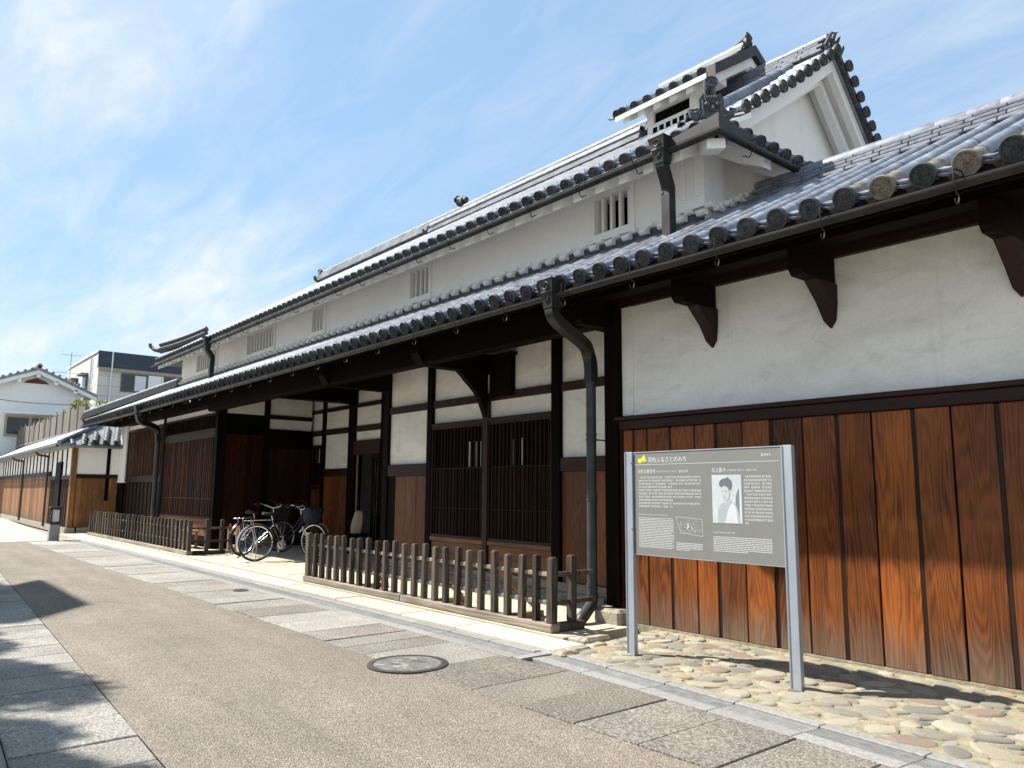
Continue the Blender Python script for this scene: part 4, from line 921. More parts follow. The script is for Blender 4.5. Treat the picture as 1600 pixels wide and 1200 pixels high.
# small dark shutter high in the bay
bx('shutter', 'dark_wood', H, P3 + .12, P3 + .60, FY - .06, FY + .028, 2.70, 3.27)
bx('shutter_cap', 'dark_wood_x', H, P3 + .10, P3 + .64, FY - .09, FY + .028, 3.271, 3.31)
# bay 3: plaster over one wide board
pan(P4 + .085, -5.78, 1.80, 2.66); railx(P4 + .085, -5.78, 1.62, 1.795, p=.022); boards(P4 + .085, -5.78, .24, 1.62, 3)
# ground sill and foundation stones
bx('ground_sill', 'grey_wood_x', H, P1, -5.6, FY - .05, FY + .12, .12, .232, .01)
x = P1 + .1
while x < -5.9: w = rnd.uniform(.3, .7); put('foundation_stone', MB().cbox(-w / 2 + .01, w / 2 - .01, -.1, .12, -.02, .12, .012).mesh('foundation_stone', 'stone'), H, (x + w / 2, FY - .02 + rnd.uniform(-.02, .02), 0)); x += w
# deep eave beam carried on brackets
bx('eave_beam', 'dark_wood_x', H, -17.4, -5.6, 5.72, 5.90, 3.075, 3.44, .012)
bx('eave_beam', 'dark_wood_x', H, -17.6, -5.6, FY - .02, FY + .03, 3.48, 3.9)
for x in (P3, P2 - 1.35, -5.56):
    ar = MB(); ar.prism([(FY + .05, 3.06), (FY + .05, 3.34), (5.62, 3.34), (5.62, 3.22), (5.72, 3.07), (6.1, 3.06)], 'x', x - .09, x + .09); ar = ar.build('arm', 'dark_wood_y', H)
    if x == P3:
        out = []
        for i in range(9):
            z, yo = [(3.075, 6.20), (3.06, 6.34), (3.0, 6.42), (2.93, 6.49), (2.85, 6.59), (2.77, 6.675), (2.66, 6.745), (2.55, 6.80), (2.42, 6.855)][i]; out.append([(x - .05, FY - .03, z), (x + .05, FY - .03, z), (x + .05, yo, z), (x - .05, yo, z)])
        MB().loft(out).build('bracket', 'dark_wood_y', ar, 30)

# ================================================================== ENTRANCE RECESS
RY = 8.35; PX = -17.6
bx('post', 'dark_wood', H, P1 - .085, P1 + .07, FY + .17, RY, YZ, TOPZ)          # side of the recess
bx('side_wall', 'dark_wood', H, P1 + .0, P1 + .08, RY, RY + 1.2, YZ, TOPZ)
for x, w in ((-18.42, .16), (-17.02, .13)): post(x, w, YZ, TOPZ, RY)
post(-15.62, .30, YZ, 3.45, RY, .18); bx('beam', 'dark_wood_y', H, -15.80, -15.44, 6.0, RY + .1, 3.30, 3.62, .01)
bx('beam', 'dark_wood_x', H, -18.4, P1, RY - .02, RY + .1, 3.58, 3.9)
post(-14.28, .12, YZ, TOPZ, RY)
secs = [(-18.34, -17.085), (-16.955, -15.77), (-15.47, -14.34), (-14.22, P1 - .09)]
for a, b in secs: pan(a, b, 2.79, 3.20, RY); railx(a, b, 3.205, 3.29, RY, 'batten'); pan(a, b, 3.295, 3.6, RY); railx(a, b, 2.66, 2.785, RY)
a, b = secs[0]; pan(a, b, 2.44, 2.655, RY); RL = lattice(a, b, 1.46, 2.43, 9, RY); railx(a, b, 1.38, 1.455, RY, 'batten'); boards(a, b, .22, 1.38, 4, RY)
for i in range(4): bx('daylight_slit', 'slit_daylight', RL, a + .25 + i * .21, a + .29 + i * .21, RY + .10, RY + .12, 2.02, 2.36)
a, b = secs[1]; pan(a, b, 1.86, 2.655, RY); railx(a, b, 1.68, 1.855, RY, p=.02); boards(a, b, .22, 1.68, 3, RY)
a, b = secs[2]; pan(a, b, 2.46, 2.655, RY); railx(a, b, 2.14, 2.455, RY, 'rail', .04)
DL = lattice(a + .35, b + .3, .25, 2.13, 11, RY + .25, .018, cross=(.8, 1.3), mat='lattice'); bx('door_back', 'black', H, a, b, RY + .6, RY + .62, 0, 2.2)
bx('door_jamb', 'tan_wood', H, a + .02, a + .05, RY + .04, RY + .07, .9, 2.14)
a, b = secs[3]; pan(a, b, 1.86, 2.655, RY); boards(a, b, .22, 1.85, 5, RY)
bx('ground_sill', 'rail', H, -18.4, -14.3, RY - .04, RY + .1, YZ, .215)
bx('floor_slab', 'dark_wood', H, -15.4, -14.3, RY + .02, RY + .5, YZ, .12)
# left flank of the recess: plank wall and the tall dark door
bx('post', 'dark_wood', H, PX - .1, PX + .08, 6.0, 6.2, YZ, 3.4, .01); bx('post', 'dark_wood', H, PX - .07, PX + .05, 7.1, 7.22, YZ, 3.7)
FL = bx('flank_wall', 'black', H, PX - .08, PX - .03, 6.2, RY, .08, 2.7)
for i in range(7): bx('plank', 'board_dark', FL, PX - .028, PX - .006, 6.215 + i * .127, 6.215 + i * .127 + .118, .2, 2.62)
DR = bx('door', 'board_dark', H, PX - .03, PX + .0, 7.23, RY - .06, .15, 2.35, .004)
for i in range(5): bx('door_plank', 'board_dark', DR, PX + .001, PX + .012, 7.245 + i * .206, 7.245 + i * .206 + .198, .18, 2.32)
bx('door_head', 'dark_wood_y', H, PX - .05, PX + .03, 7.22, RY - .05, 2.36, 2.78)
bx('plaster_panel', 'plaster', H, PX - .06, PX - .02, 7.22, RY - .05, 2.785, 3.02); bx('rail', 'batten', H, PX - .06, PX + .01, 7.22, RY - .05, 3.022, 3.12); bx('plaster_panel', 'plaster', H, PX - .06, PX - .02, 7.22, RY - .05, 3.122, 3.6); bx('plaster_panel', 'plaster', H, PX - .06, PX - .02, 6.2, 7.1, 3.1, 3.6)
bx('ceiling', 'dark_wood_x', H, -18.4, P1, FY - .0, RY + .1, 3.62, 3.68)

# ================================================================== FAR WING: lattices
LY = 6.1
bx('wall_core', 'black', H, -25.85, PX - .15, LY + .2, RY, .05, 3.55)
post(-17.62, .17, YZ, 3.4, LY, .1)
lattice(-21.75, -17.72, .70, 2.60, 30, LY, .030, cross=(1.15,), mat='lattice_lit')
railx(-21.75, -17.72, 2.602, 2.72, LY, 'rail', .03); lattice(-21.75, -17.72, 2.722, 3.12, 30, LY, .022)
post(-21.85, .16, .1, 3.4, LY); bx('sill', 'sill', H, -21.75, -17.72, LY - .03, LY + .1, .60, .698, .006); bx('apron_board', 'sill', H, -21.75, -17.72, LY, LY + .1, .30, .598, .005); bx('ground_sill', 'dark_wood_x', H, -25.8, -17.72, LY - .03, LY + .1, .12, .298)
lattice(-25.55, -21.94, 1.70, 3.08, 26, LY, .026, mat='lattice_lit'); railx(-25.55, -21.94, 1.56, 1.698, LY, 'rail', .03); bk = boards(-25.55, -21.94, .30, 1.558, 8, LY, 'board_dark')
for i in range(10): bx('batten', 'batten', bk, -25.5 + i * .38, -25.44 + i * .38, LY - .02, LY + .005, .305, 1.555)
bx('plaster_panel', 'plaster_clean', H, -25.5, -17.8, LY - .0, LY + .1, 3.13, 3.24)
bx('corner_pier', 'plaster_clean', H, -26.28, -25.56, LY - .06, LY + .19, 1.55, 3.3); bx('post', 'dark_wood', H, -26.75, -25.56, LY - .05, LY + .19, .1, 1.548)
bx('wall_plate', 'dark_wood_x', H, -26.2, -17.4, LY - .25, LY + .1, 3.26, 3.44)

# ================================================================== INFORMATION SIGN
SG = thing('information_sign', (-3.7, 5.03, 0), 'grey information board with white writing and portrait on two steel posts', 'sign')
SY = 5.0
for x in (-4.432, -2.955):
    m = MB(); w = .040; t = .005      # channel-section post
    m.cbox(x - w, x + w, SY - .012, SY - .004, .0, 1.693, .0015); m.box(x - w, x - w + t, SY - .004, SY + .030, .0, 1.692); m.box(x + w - t, x + w, SY - .004, SY + .030, .0, 1.692); m.box(x - w + t, x + w - t, SY + .024, SY + .030, 0, 1.692); m.tube([(x - w + .006, SY - .014, 0), (x - w + .006, SY - .014, 1.692)], .006, 8)
    m.build('post', 'steel', SG)
MAT['sign_face'] = simple('grey_sign_enamel', (.185, .185, .165), (.20, .20, .178), 3, .38, .0, vary=0, spec=.5)
MAT['print_white'] = simple('white_print', (.62, .62, .60), (.66, .66, .64), 3, .5, 0, vary=0)
MAT['print_yellow'] = simple('yellow_print', (.62, .58, .02), (.66, .62, .03), 3, .5, 0, vary=0)
PX0, PX1, PZ0, PZ1 = -4.383, -3.004, .848, 1.684
MB().cbox(PX0, PX1, SY + .004, SY + .034, PZ0, PZ1, .002).build('panel', 'sign_face', SG)
PANEL = bpy.data.objects['panel']
bx('panel_edge', 'steel', SG, PX0, PX1, SY + .0, SY + .036, PZ1 + .0005, PZ1 + .008); bx('panel_edge', 'steel', SG, PX0, PX1, SY + .002, SY + .036, PZ0 - .006, PZ0 - .0005); bx('panel_edge', 'steel', SG, PX1 + .0005, PX1 + .016, SY + .0, SY + .036, PZ0, PZ1)
for z in (1.60, 1.45, 1.30, 1.0, .9): MB().tube([(PX1 + .008, SY - .004, z), (PX1 + .008, SY + .004, z)], .005, 8).build('bolt', 'steel', SG)
for z in (1.60, 1.05): MB().tube([(-4.40, SY - .016, z), (-4.40, SY - .01, z)], .005, 8).build('bolt', 'iron', SG)
FZ = SY + .0034
def text(body, x, z, width, height, mat='print_white', name='lettering', y=FZ):
    c = bpy.data.curves.new('t', 'FONT'); c.body = body; o = bpy.data.objects.new('t', c); COL.objects.link(o)
    bpy.context.view_layer.update(); me = bpy.data.meshes.new_from_object(o.evaluated_get(bpy.context.evaluated_depsgraph_get()))
    bpy.data.objects.remove(o); bpy.data.curves.remove(c)
    if not me.vertices: return None
    xs_ = [v_.co.x for v_ in me.vertices]; ys_ = [v_.co.y for v_ in me.vertices]; x0, x1, y0, y1 = min(xs_), max(xs_), min(ys_), max(ys_)
    for v_ in me.vertices: v_.co = ((v_.co.x - x0) / (x1 - x0) * width + x, 0, (v_.co.y - y0) / (y1 - y0) * height + z)
    me.materials.clear(); me.materials.append(MAT[mat]); me.name = name
    return put(name, me, SG, (0, y, 0))
def quad(m, x0, x1, z0, z1): m.add([(x0, 0, z0), (x1, 0, z0), (x1, 0, z1), (x0, 0, z1)], [(0, 1, 2, 3)])
text('河内ふるさとのみち', -4.232, 1.600, .395, .046); text('富田林市', -3.168, 1.622, .082, .020)
text('旧杉山家住宅', -4.336, 1.512, .182, .034); text('（きゅうすぎやまけじゅうたく）', -4.148, 1.516, .215, .018); text('重要文化財', -3.912, 1.514, .090, .021)
text('石上露子', -3.598, 1.510, .126, .034); text('（いそのかみ つゆこ）（1882〜1959）', -3.464, 1.515, .26, .018)
text('The Old House of the Sugiyama (Important Cultural Property)', -4.336, 1.166, .30, .013); text('Tsuyuko Isonokami (1882-1959)', -3.599, 1.052, .19, .013)
m = MB(); quad(m, PX0 + .006, PX1 - .02, 1.583, 1.586); put('rule', m.mesh('rule', 'print_white'), SG, (0, FZ, 0))
m = MB(); m.add([(-4.328, 0, 1.611), (-4.247, 0, 1.611), (-4.270, 0, 1.670)], [(0, 1, 2)]); n = 16
m.add([(-4.317 + .023 * math.cos(2 * math.pi * i / n), -.0004, 1.618 + .020 * math.sin(2 * math.pi * i / n)) for i in range(n)], [tuple(range(n))]); put('emblem', m.mesh('emblem', 'print_yellow'), SG, (0, FZ, 0))
r = random.Random(8)
def para(x0, x1, zt_, lines, pitch, hgt, cjk=True, last=.6, ends=()):
    """rows of small illegible characters"""
    m = MB()
    for i in range(lines):
        xe = x1 if (i < lines - 1 and i not in ends) else x0 + (x1 - x0) * last
        x = x0 + (.012 if i == 0 and cjk else 0)
        while x < xe - .004:
            z = zt_ - i * pitch
            if cjk:
                w = hgt * .86; k_ = r.random()
                if k_ < .06: x += w; continue
                quad(m, x, x + w * .9, z - hgt * .12, z); quad(m, x + w * .1, x + w * .3, z - hgt, z - hgt * .12)
                if k_ > .3: quad(m, x + w * .55, x + w * .72, z - hgt * .95, z - hgt * .12)
                if k_ > .5: quad(m, x, x + w * .9, z - hgt * .55, z - hgt * .42)
                if k_ > .75: quad(m, x, x + w * .9, z - hgt, z - hgt * .88)
                x += hgt
            else:
                w = r.uniform(.006, .026); quad(m, x, min(x + w, xe), z - hgt * .8, z - hgt * .25); x += w + .0035
    put('lettering', m.mesh('lettering', 'print_white'), SG, (0, FZ, 0))
para(-4.331, -3.70, 1.484, 10, .0262, .0155, True, .55, (3, 7))
para(-3.316, -3.095, 1.482, 14, .0262, .0155, True, .15)
para(-4.336, -3.975, 1.150, 19, .0130, .0085, False, .95, (9, 15)); para(-3.952, -3.70, .964, 5, .0130, .0085, False, .5); para(-3.599, -3.10, 1.030, 9, .0130, .0085, False, .6)
# the small street map
m = MB()
def seg(m, a, b, w=.0016):
    a, b = Vector((a[0], 0, a[1])), Vector((b[0], 0, b[1])); d_ = (b - a).normalized(); q = Vector((-d_.z, 0, d_.x)) * w; m.add([a - q, b - q, b + q, a + q], [(0, 1, 2, 3)])
mapo = [(-3.952, 1.165), (-3.70, 1.150), (-3.697, 1.020), (-3.79, 1.030), (-3.85, 1.040), (-3.90, 1.036), (-3.93, 1.10)]
for a, b in zip(mapo, mapo[1:] + mapo[:1]): seg(m, a, b, .0012)
for i in range(34):
    x, z = r.uniform(-3.93, -3.72), r.uniform(1.045, 1.145)
    seg(m, (x, z), ((min(x + r.uniform(.02, .06), -3.705), z - .002) if i % 2 else (x + .002, max(1.042, z - r.uniform(.02, .05)))), .0006)
for i in range(5): x, z = r.uniform(-3.86, -3.80), r.uniform(1.07, 1.11); quad(m, x, x + .01, z, z + .014)
put('street_map', m.mesh('street_map', 'print_white'), SG, (0, FZ, 0))
# portrait print: soft grey sitter on a pale ground
bx('portrait', simple('portrait_ground', (.42, .445, .455), (.54, .56, .565), 6, .5, 0, vary=0), SG, -3.599, -3.339, FZ - .001, FZ + .001, 1.128, 1.490)
for i, (c, pts_) in enumerate([
    ((.17, .19, .205), [(-3.36, 1.17), (-3.36, 1.39), (-3.375, 1.37), (-3.39, 1.33), (-3.395, 1.26), (-3.37, 1.18)]),
    ((.36, .385, .40), [(-3.55, 1.13), (-3.55, 1.22), (-3.53, 1.26), (-3.50, 1.285), (-3.46, 1.27), (-3.42, 1.29), (-3.385, 1.26), (-3.365, 1.20), (-3.355, 1.13)]),
    ((.55, .565, .57), [(-3.49, 1.13), (-3.47, 1.20), (-3.445, 1.26), (-3.42, 1.285), (-3.39, 1.25), (-3.375, 1.13)]),
    ((.40, .405, .40), [(-3.475, 1.30), (-3.49, 1.27), (-3.455, 1.245), (-3.43, 1.285), (-3.435, 1.31)]),
    ((.135, .145, .155), [(-3.528, 1.405), (-3.535, 1.425), (-3.525, 1.448), (-3.498, 1.462), (-3.468, 1.466), (-3.455, 1.474), (-3.443, 1.462), (-3.425, 1.448), (-3.418, 1.42), (-3.426, 1.385), (-3.440, 1.372), (-3.450, 1.385), (-3.47, 1.405), (-3.50, 1.410), (-3.512, 1.398)]),
    ((.47, .475, .47), [(-3.512, 1.375), (-3.505, 1.400), (-3.480, 1.408), (-3.455, 1.392), (-3.442, 1.35), (-3.45, 1.315), (-3.475, 1.295), (-3.497, 1.303), (-3.513, 1.335)]),
    ((.20, .205, .21), [(-3.509, 1.370), (-3.494, 1.373), (-3.494, 1.368), (-3.509, 1.366)]), ((.20, .205, .21), [(-3.481, 1.371), (-3.464, 1.368), (-3.465, 1.363), (-3.481, 1.366)]),
    ((.36, .36, .36), [(-3.498, 1.345), (-3.490, 1.347), (-3.490, 1.343), (-3.498, 1.341)]), ((.28, .27, .27), [(-3.500, 1.324), (-3.482, 1.324), (-3.485, 1.318), (-3.497, 1.318)])]):
    m = MB(); m.add([(a, 0, b) for a, b in pts_], [tuple(range(len(pts_)))]); put('portrait_print', m.mesh('portrait_print', simple('portrait_tone_%d' % i, tuple(q * .92 for q in c), c, 12, .5, 0, vary=0)), SG, (0, FZ - .0012 - .0003 * i, 0))

# ================================================================== PICKET FENCES
def fence(x0, x1, y, n, hgt, label, name='picket_fence', brace=(), ret=.32, pw=.030):
    F = thing(name, ((x0 + x1) / 2, y, YZ), label, 'fence', 'low picket fences in front of the house')
    me = []
    for v_ in range(3):
        h_ = hgt + (-.01, 0, .012)[v_]; m = MB(); m.loft([[(-a, -a, z), (a, -a, z), (a, a, z), (-a, a, z)] for a, z in ((pw, 0), (pw * (.98, 1.0, .96)[v_], h_ - .02), (pw * .82, h_ - .006), (pw * .45, h_))]); me.append(m.mesh('picket', 'grey_wood'))
    for i in range(n):
        x = x0 + (x1 - x0) * i / (n - 1); s = 1.25 if i in (0, n - 1) else 1
        put('picket', me[i % 3], F, (x + rnd.uniform(-.006, .006), y + rnd.uniform(-.004, .004), YZ + .085), (rnd.uniform(-.02, .02), rnd.uniform(-.02, .02), rnd.uniform(-.12, .12)), (s, s, 1 + .02 * (s > 1)))
    for z in (.24, .50): bx('rail', 'grey_wood_x', F, min(x0, x1), max(x0, x1), y + .008, y + .042, YZ + z, YZ + z + .042, .006)
    L_ = abs(x1 - x0); seg_ = max(2, int(L_ / 2.4))
    for i in range(seg_):
        a = min(x0, x1) - .06 + (L_ + .12) * i / seg_; b = a + (L_ + .12) / seg_ - .006; bx('base_beam', 'grey_wood_x', F, a, b, y - .055, y + .065, YZ + .002, YZ + .082, .010)
    xe = max(x0, x1)         # return at the near end
    bx('base_beam', 'grey_wood', F, xe - .05, xe + .055, y + .07, y + .07 + ret + .1, YZ + .002, YZ + .08, .01)
    for t in (.55, 1.1) if ret > .4 else (1.0,): put('picket', me[1], F, (xe, y + .07 + ret * t - .03, YZ + .085), (0, 0, 0), (1.15, 1.15, 1.02))
    for z in (.24, .50): bx('rail', 'grey_wood', F, xe - .016, xe + .016, y + .05, y + .07 + ret + .25, YZ + z, YZ + z + .045, .005)
    for bxm in brace:
        m = MB(); m.prism([(y + .03, YZ + .52), (y + .03, YZ + .47), (y + .52, YZ + .06), (y + .56, YZ + .08)], 'x', -.025, .025); put('brace', m.mesh('brace', 'tan_wood'), F, (bxm, 0, 0))
        put('brace_foot', MB().cbox(-.04, .04, y + .05, y + .60, YZ + .0, YZ + .06, .006).mesh('brace_foot', 'tan_wood'), F, (bxm, 0, 0))
    return F
fence(-10.60, -5.45, 5.04, 25, .60, 'weathered grey picket fence standing nearest, in front of the latticed windows', brace=(-6.25, -7.6, -9.4), ret=.22)
F2 = fence(-24.9, -16.15, 5.10, 34, .60, 'dark weathered picket fence farther off, in front of the boarded far wing', brace=(), ret=.55)

# ================================================================== BICYCLES
MAT['tyre'] = simple('rubber', (.012, .012, .012), (.022, .022, .022), 30, .85, .1, vary=0)
MAT['chrome'] = simple('chromed_steel', (.55, .55, .56), (.68, .68, .69), 12, .22, 0, metallic=.9, vary=0)
MAT['navy'] = simple('dark_blue_paint', (.003, .004, .007), (.004, .005, .010), 8, .25, 0, vary=0)
MAT['blue'] = simple('blue_paint', (.005, .010, .038), (.007, .014, .052), 8, .28, 0, vary=0)
MAT['saddle'] = simple('black_vinyl', (.012, .012, .012), (.02, .02, .02), 20, .5, .05, vary=0)
MAT['nylon'] = simple('navy_nylon', (.006, .008, .018), (.016, .02, .04), 14, .75, .4, vary=0)
MAT['red_glass'] = simple('red_reflector', (.45, .015, .012), (.5, .02, .015), 8, .25, 0, vary=0)
def torus(R_, r_, n=40, k_=8): return [(R_ * math.cos(2 * math.pi * i / n), 0, R_ * math.sin(2 * math.pi * i / n)) for i in range(n + 1)], r_
def wheel(B, loc, rz, R_=.335, lean=0):
    path, q = torus(R_ - .016, .017); w = put('wheel', MB().tube(path, .0175, 8, False).mesh('wheel', 'tyre', 60), B, loc, (0, 0, rz))
    # sub-parts share the wheel's turned frame
    def sub(nm, mb_, mat):
        o = bpy.data.objects.new(nm, mb_.mesh(nm, mat, 50)); COL.objects.link(o); o.parent = w; return o
    path, _ = torus(R_ - .036, 0); m = MB()
    rings = []
    for i in range(40):
        a = 2 * math.pi * i / 40; rings.append([((R_ - rr) * math.cos(a), yy, (R_ - rr) * math.sin(a)) for rr, yy in ((.028, -.011), (.028, .011), (.044, .008), (.044, -.008))])
    m.loft(rings + [rings[0]], False); sub('rim', m, 'chrome')
    m = MB(); m.tube([(0, -.045, 0), (0, -.02, 0), (0, .02, 0), (0, .045, 0)], [.02, .024, .024, .02], 10); sub('hub', m, 'chrome')
    m = MB()
    for i in range(32):
        a = 2 * math.pi * i / 32; b = a + (.75 if i % 4 < 2 else -.75); s = -.02 if i % 2 else .02
        m.tube([(.022 * math.cos(b), s, .022 * math.sin(b)), ((R_ - .04) * math.cos(a), 0, (R_ - .04) * math.sin(a))], .0014, 3, False)
    sub('spokes', m, 'chrome')
    return w
def bicycle(loc, head_a, label, paint, steer, bag, rack=True):
    B = thing('bicycle', loc, label, 'bicycle', 'bicycles parked at the entrance'); cs, sn = math.cos(head_a), math.sin(head_a); O = Vector(loc)
    def W(p): return O + Vector((p[0] * cs - p[1] * sn, p[0] * sn + p[1] * cs, p[2]))          # x forward, y left
    Rw = .335; WB = 1.10
    def tb(nm, mat, *runs):
        m = MB()
        for pth_, r_ in runs: m.tube([W(p) for p in pth_], r_, 8)
        return m.build(nm, mat, B, 50)
    hub, bb, seat, hd0, hd1, fh = (0, 0, Rw), (.46, 0, .30), (.30, 0, .70), (.86, 0, .66), (.83, 0, .84), (WB, 0, Rw)
    tb('frame', paint, ([(.455, 0, .30), (.29, 0, .74)], .016), (curve([(.46, 0, .31), (.62, 0, .40), (.79, 0, .60), (.86, 0, .72)], 4), .019), (curve([(.40, 0, .45), (.58, 0, .49), (.75, 0, .66), (.84, 0, .79)], 4), .014), ([hd0, hd1], .020),
       ([(0, .06, Rw), (.44, .04, .30)], .009), ([(0, -.06, Rw), (.44, -.04, .30)], .009), ([(0, .06, Rw), (.32, .02, .66)], .008), ([(0, -.06, Rw), (.32, -.02, .66)], .008))
    tb('seat_post', 'chrome', ([(.30, 0, .70), (.262, 0, .84)], .013))
    m = MB(); rings = [[W((x - .02, y_ * w_, .86 + dz + h_)) for y_, h_ in ((-1, -.035), (-1, 0), (-.5, .022), (.5, .022), (1, 0), (1, -.035))] for x, w_, dz in ((.12, .07, .015), (.16, .10, .01), (.24, .09, 0), (.33, .035, -.005), (.40, .025, -.01), (.42, .015, -.015))]
    m.loft(rings).build('saddle', 'saddle', B, 60)
    tb('fork', 'chrome', (curve([W_ for W_ in ((.865, .0, .62), (.89, .055, .55), (.98, .06, .42), (1.10, .06, Rw))], 4), .011), (curve([(.865, 0, .62), (.89, -.055, .55), (.98, -.06, .42), (1.10, -.06, Rw)], 4), .011))
    hb = []
    for s in (-1, 1):
        hb.append((curve([(.815, 0, .93), (.84, s * .10, .945), (.82, s * .22, .985), (.70, s * .28, 1.02), (.60, s * .29, 1.01)], 4), .011))
    tb('handlebar', 'chrome', ([(.835, 0, .83), (.815, 0, .935)], .012), *hb)
    for s in (-1, 1): tb('grip', 'saddle', ([(.71, s * .277, 1.02), (.585, s * .292, 1.008)], .017)); tb('brake_lever', 'chrome', ([(.74, s * .26, 1.0), (.70, s * .24, .985), (.62, s * .255, .965)], .006))
    tb('cables', 'saddle', (curve([(.74, .26, 1.01), (.88, .20, 1.10), (.98, .05, 1.0), (.92, 0, .80)], 4), .004), (curve([(.74, -.26, 1.01), (.86, -.16, 1.06), (.95, -.03, .96), (.90, 0, .74)], 4), .004))
    wheel(B, W(hub), head_a); wheel(B, W(fh), head_a + steer)
    for (cx_, a0, a1, nm) in ((0, 20, 205, 'mudguard'), (WB, 30, 150, 'mudguard')):
        m = MB(); rings = []
        for i in range(15):
            a = RAD(a0 + (a1 - a0) * i / 14); rr = Rw + .018; rings.append([W((cx_ + (rr - d_) * math.cos(a), yy, Rw + (rr - d_) * math.sin(a))) for yy, d_ in ((-.027, .018), (-.02, 0), (.02, 0), (.027, .018), (.02, .004), (-.02, .004))])
        m.loft(rings).build(nm, 'chrome' if paint == 'navy' else paint, B, 50)
    if rack: tb('rear_rack', 'chrome', ([(-.22, .06, .74), (.24, .06, .75)], .007), ([(-.22, -.06, .74), (.24, -.06, .75)], .007), ([(-.22, .06, .74), (-.24, 0, .74), (-.22, -.06, .74)], .007), *[([(x, .06, .742), (x, -.06, .742)], .006) for x in (-.1, .02, .14)], ([(-.1, .06, .74), (0, .065, Rw)], .006), ([(-.1, -.06, .74), (0, -.065, Rw)], .006))
    m = MB(); n = 22; rg = lambda R__, y_: [W((.46 + R__ * math.cos(2 * math.pi * j / n), y_, .30 + R__ * math.sin(2 * math.pi * j / n))) for j in range(n)]
    m.loft([rg(.062, -.062), rg(.088, -.060), rg(.088, -.054), rg(.062, -.052)] , False); m.f.append(tuple(range(3 * n, 4 * n)))
    for i in range(5): a = 2 * math.pi * i / 5; m.tube([W((.46, -.06, .30)), W((.46 + .07 * math.cos(a), -.06, .30 + .07 * math.sin(a)))], .008, 6)
    m.build('chainring', 'chrome', B, 40)
    tb('crank', 'chrome', ([(.46, -.075, .30), (.475, -.08, .46)], .010), ([(.46, .075, .30), (.445, .08, .14)], .010), ([(.46, -.075, .30), (.46, .075, .30)], .016))
    for s, z in ((-1, .46), (1, .14)): bm_ = MB().cbox(-.045, .045, -.03, .03, -.012, .012, .004); q = W((.475 if s < 0 else .445, s * .12, z)); put('pedal', bm_.mesh('pedal', 'saddle'), B, q, (0, 0, head_a))
    tb('chain_cover', paint if paint != 'navy' else 'saddle', ([(.46, -.055, .385), (.02, -.055, .37)], .012), ([(.46, -.055, .22), (.02, -.055, .30)], .006))
    tb('kickstand', 'chrome', ([(.0, .07, Rw), (-.05, .16, .02)], .008), ([(.0, -.07, Rw), (-.05, -.16, .02)], .008), ([(-.05, .17, .01), (-.05, -.17, .01)], .007))
    q = W((-.345, 0, .62)); put('rear_reflector', MB().tube([(0, -.012, 0), (0, .012, 0)], .026, 12).mesh('rear_reflector', 'red_glass'), B, q, (0, 0, head_a - math.pi / 2))
    m = MB()
    if bag:     # cloth-covered front basket
        rr_ = random.Random(4); rings = []
        for i, (z, sx, sy) in enumerate(((.66, .10, .13), (.70, .13, .16), (.80, .155, .185), (.90, .17, .20), (.955, .165, .19), (.975, .12, .15))):
            rings.append([W((1.04 + sx * math.copysign(abs(math.cos(a)) ** .5, math.cos(a)) * rr_.uniform(.95, 1.05) + (z - .66) * .1, sy * math.copysign(abs(math.sin(a)) ** .5, math.sin(a)) * rr_.uniform(.95, 1.05), z + rr_.uniform(-.012, .012))) for a in [2 * math.pi * j / 16 for j in range(16)]])
        m.loft(rings).build('covered_basket', 'nylon', B, 60)
    else:
        for z, sx, sy in ((.68, .11, .14), (.78, .13, .16), (.88, .15, .18), (.93, .155, .185)):
            m.tube([W((1.03 + sx * math.copysign(abs(math.cos(a)) ** .5, math.cos(a)), sy * math.copysign(abs(math.sin(a)) ** .5, math.sin(a)), z)) for a in [2 * math.pi * j / 24 for j in range(25)]], .004, 5)
        for j in range(24):
            a = 2 * math.pi * j / 24; e = lambda sx, sy, z: W((1.03 + sx * math.copysign(abs(math.cos(a)) ** .5, math.cos(a)), sy * math.copysign(abs(math.sin(a)) ** .5, math.sin(a)), z)); m.tube([e(.11, .14, .68), e(.155, .185, .93)], .003, 4)
        m.build('wire_basket', 'saddle', B)
    return B
bicycle((-14.05, 5.63, YZ), math.atan2(.997, .08), 'black city bicycle with chrome rear mudguard, nearer to the picket fence', 'navy', -1.1, True)
bicycle((-15.30, 5.86, YZ), math.atan2(.90, -.42), 'blue city bicycle standing behind the black one', 'blue', -.3, False)

# ================================================================== SMALL THINGS
rk = thing('wooden_rack', (-16.0, 6.0, YZ), 'low pale wooden rack beside the rear wheels of the bicycles', 'rack')
for x in (-16.32, -15.86): bx('leg', 'tan_wood', rk, x - .03, x + .03, 5.93, 5.99, YZ, YZ + .50, .005)
for z in (.12, .38): bx('rail', 'tan_wood', rk, -16.29, -15.89, 5.945, 5.975, YZ + z, YZ + z + .06, .005)
for x in (-16.32, -15.86): bx('foot', 'concrete', rk, x - .09, x + .09, 5.86, 6.06, YZ - .0, YZ + .06, .008)
bk_ = thing('wooden_bench', (-18.4, 5.7, YZ), 'plain tan wooden bench behind the end of the far picket fence', 'bench')
bx('seat', 'tan_wood', bk_, -18.9, -17.85, 5.6, 5.86, YZ + .36, YZ + .40, .005)
for x in (-18.8, -17.95):
    for y in (5.64, 5.82): bx('leg', 'tan_wood', bk_, x - .025, x + .025, y - .025, y + .025, YZ, YZ + .36, .004)
MAT['bundle'] = simple('pale_bark', (.30, .22, .14), (.55, .45, .33), 10, .9, .6, vary=0, stretch=(1, 1, .3))
m = MB(); rr_ = random.Random(2); rings = []
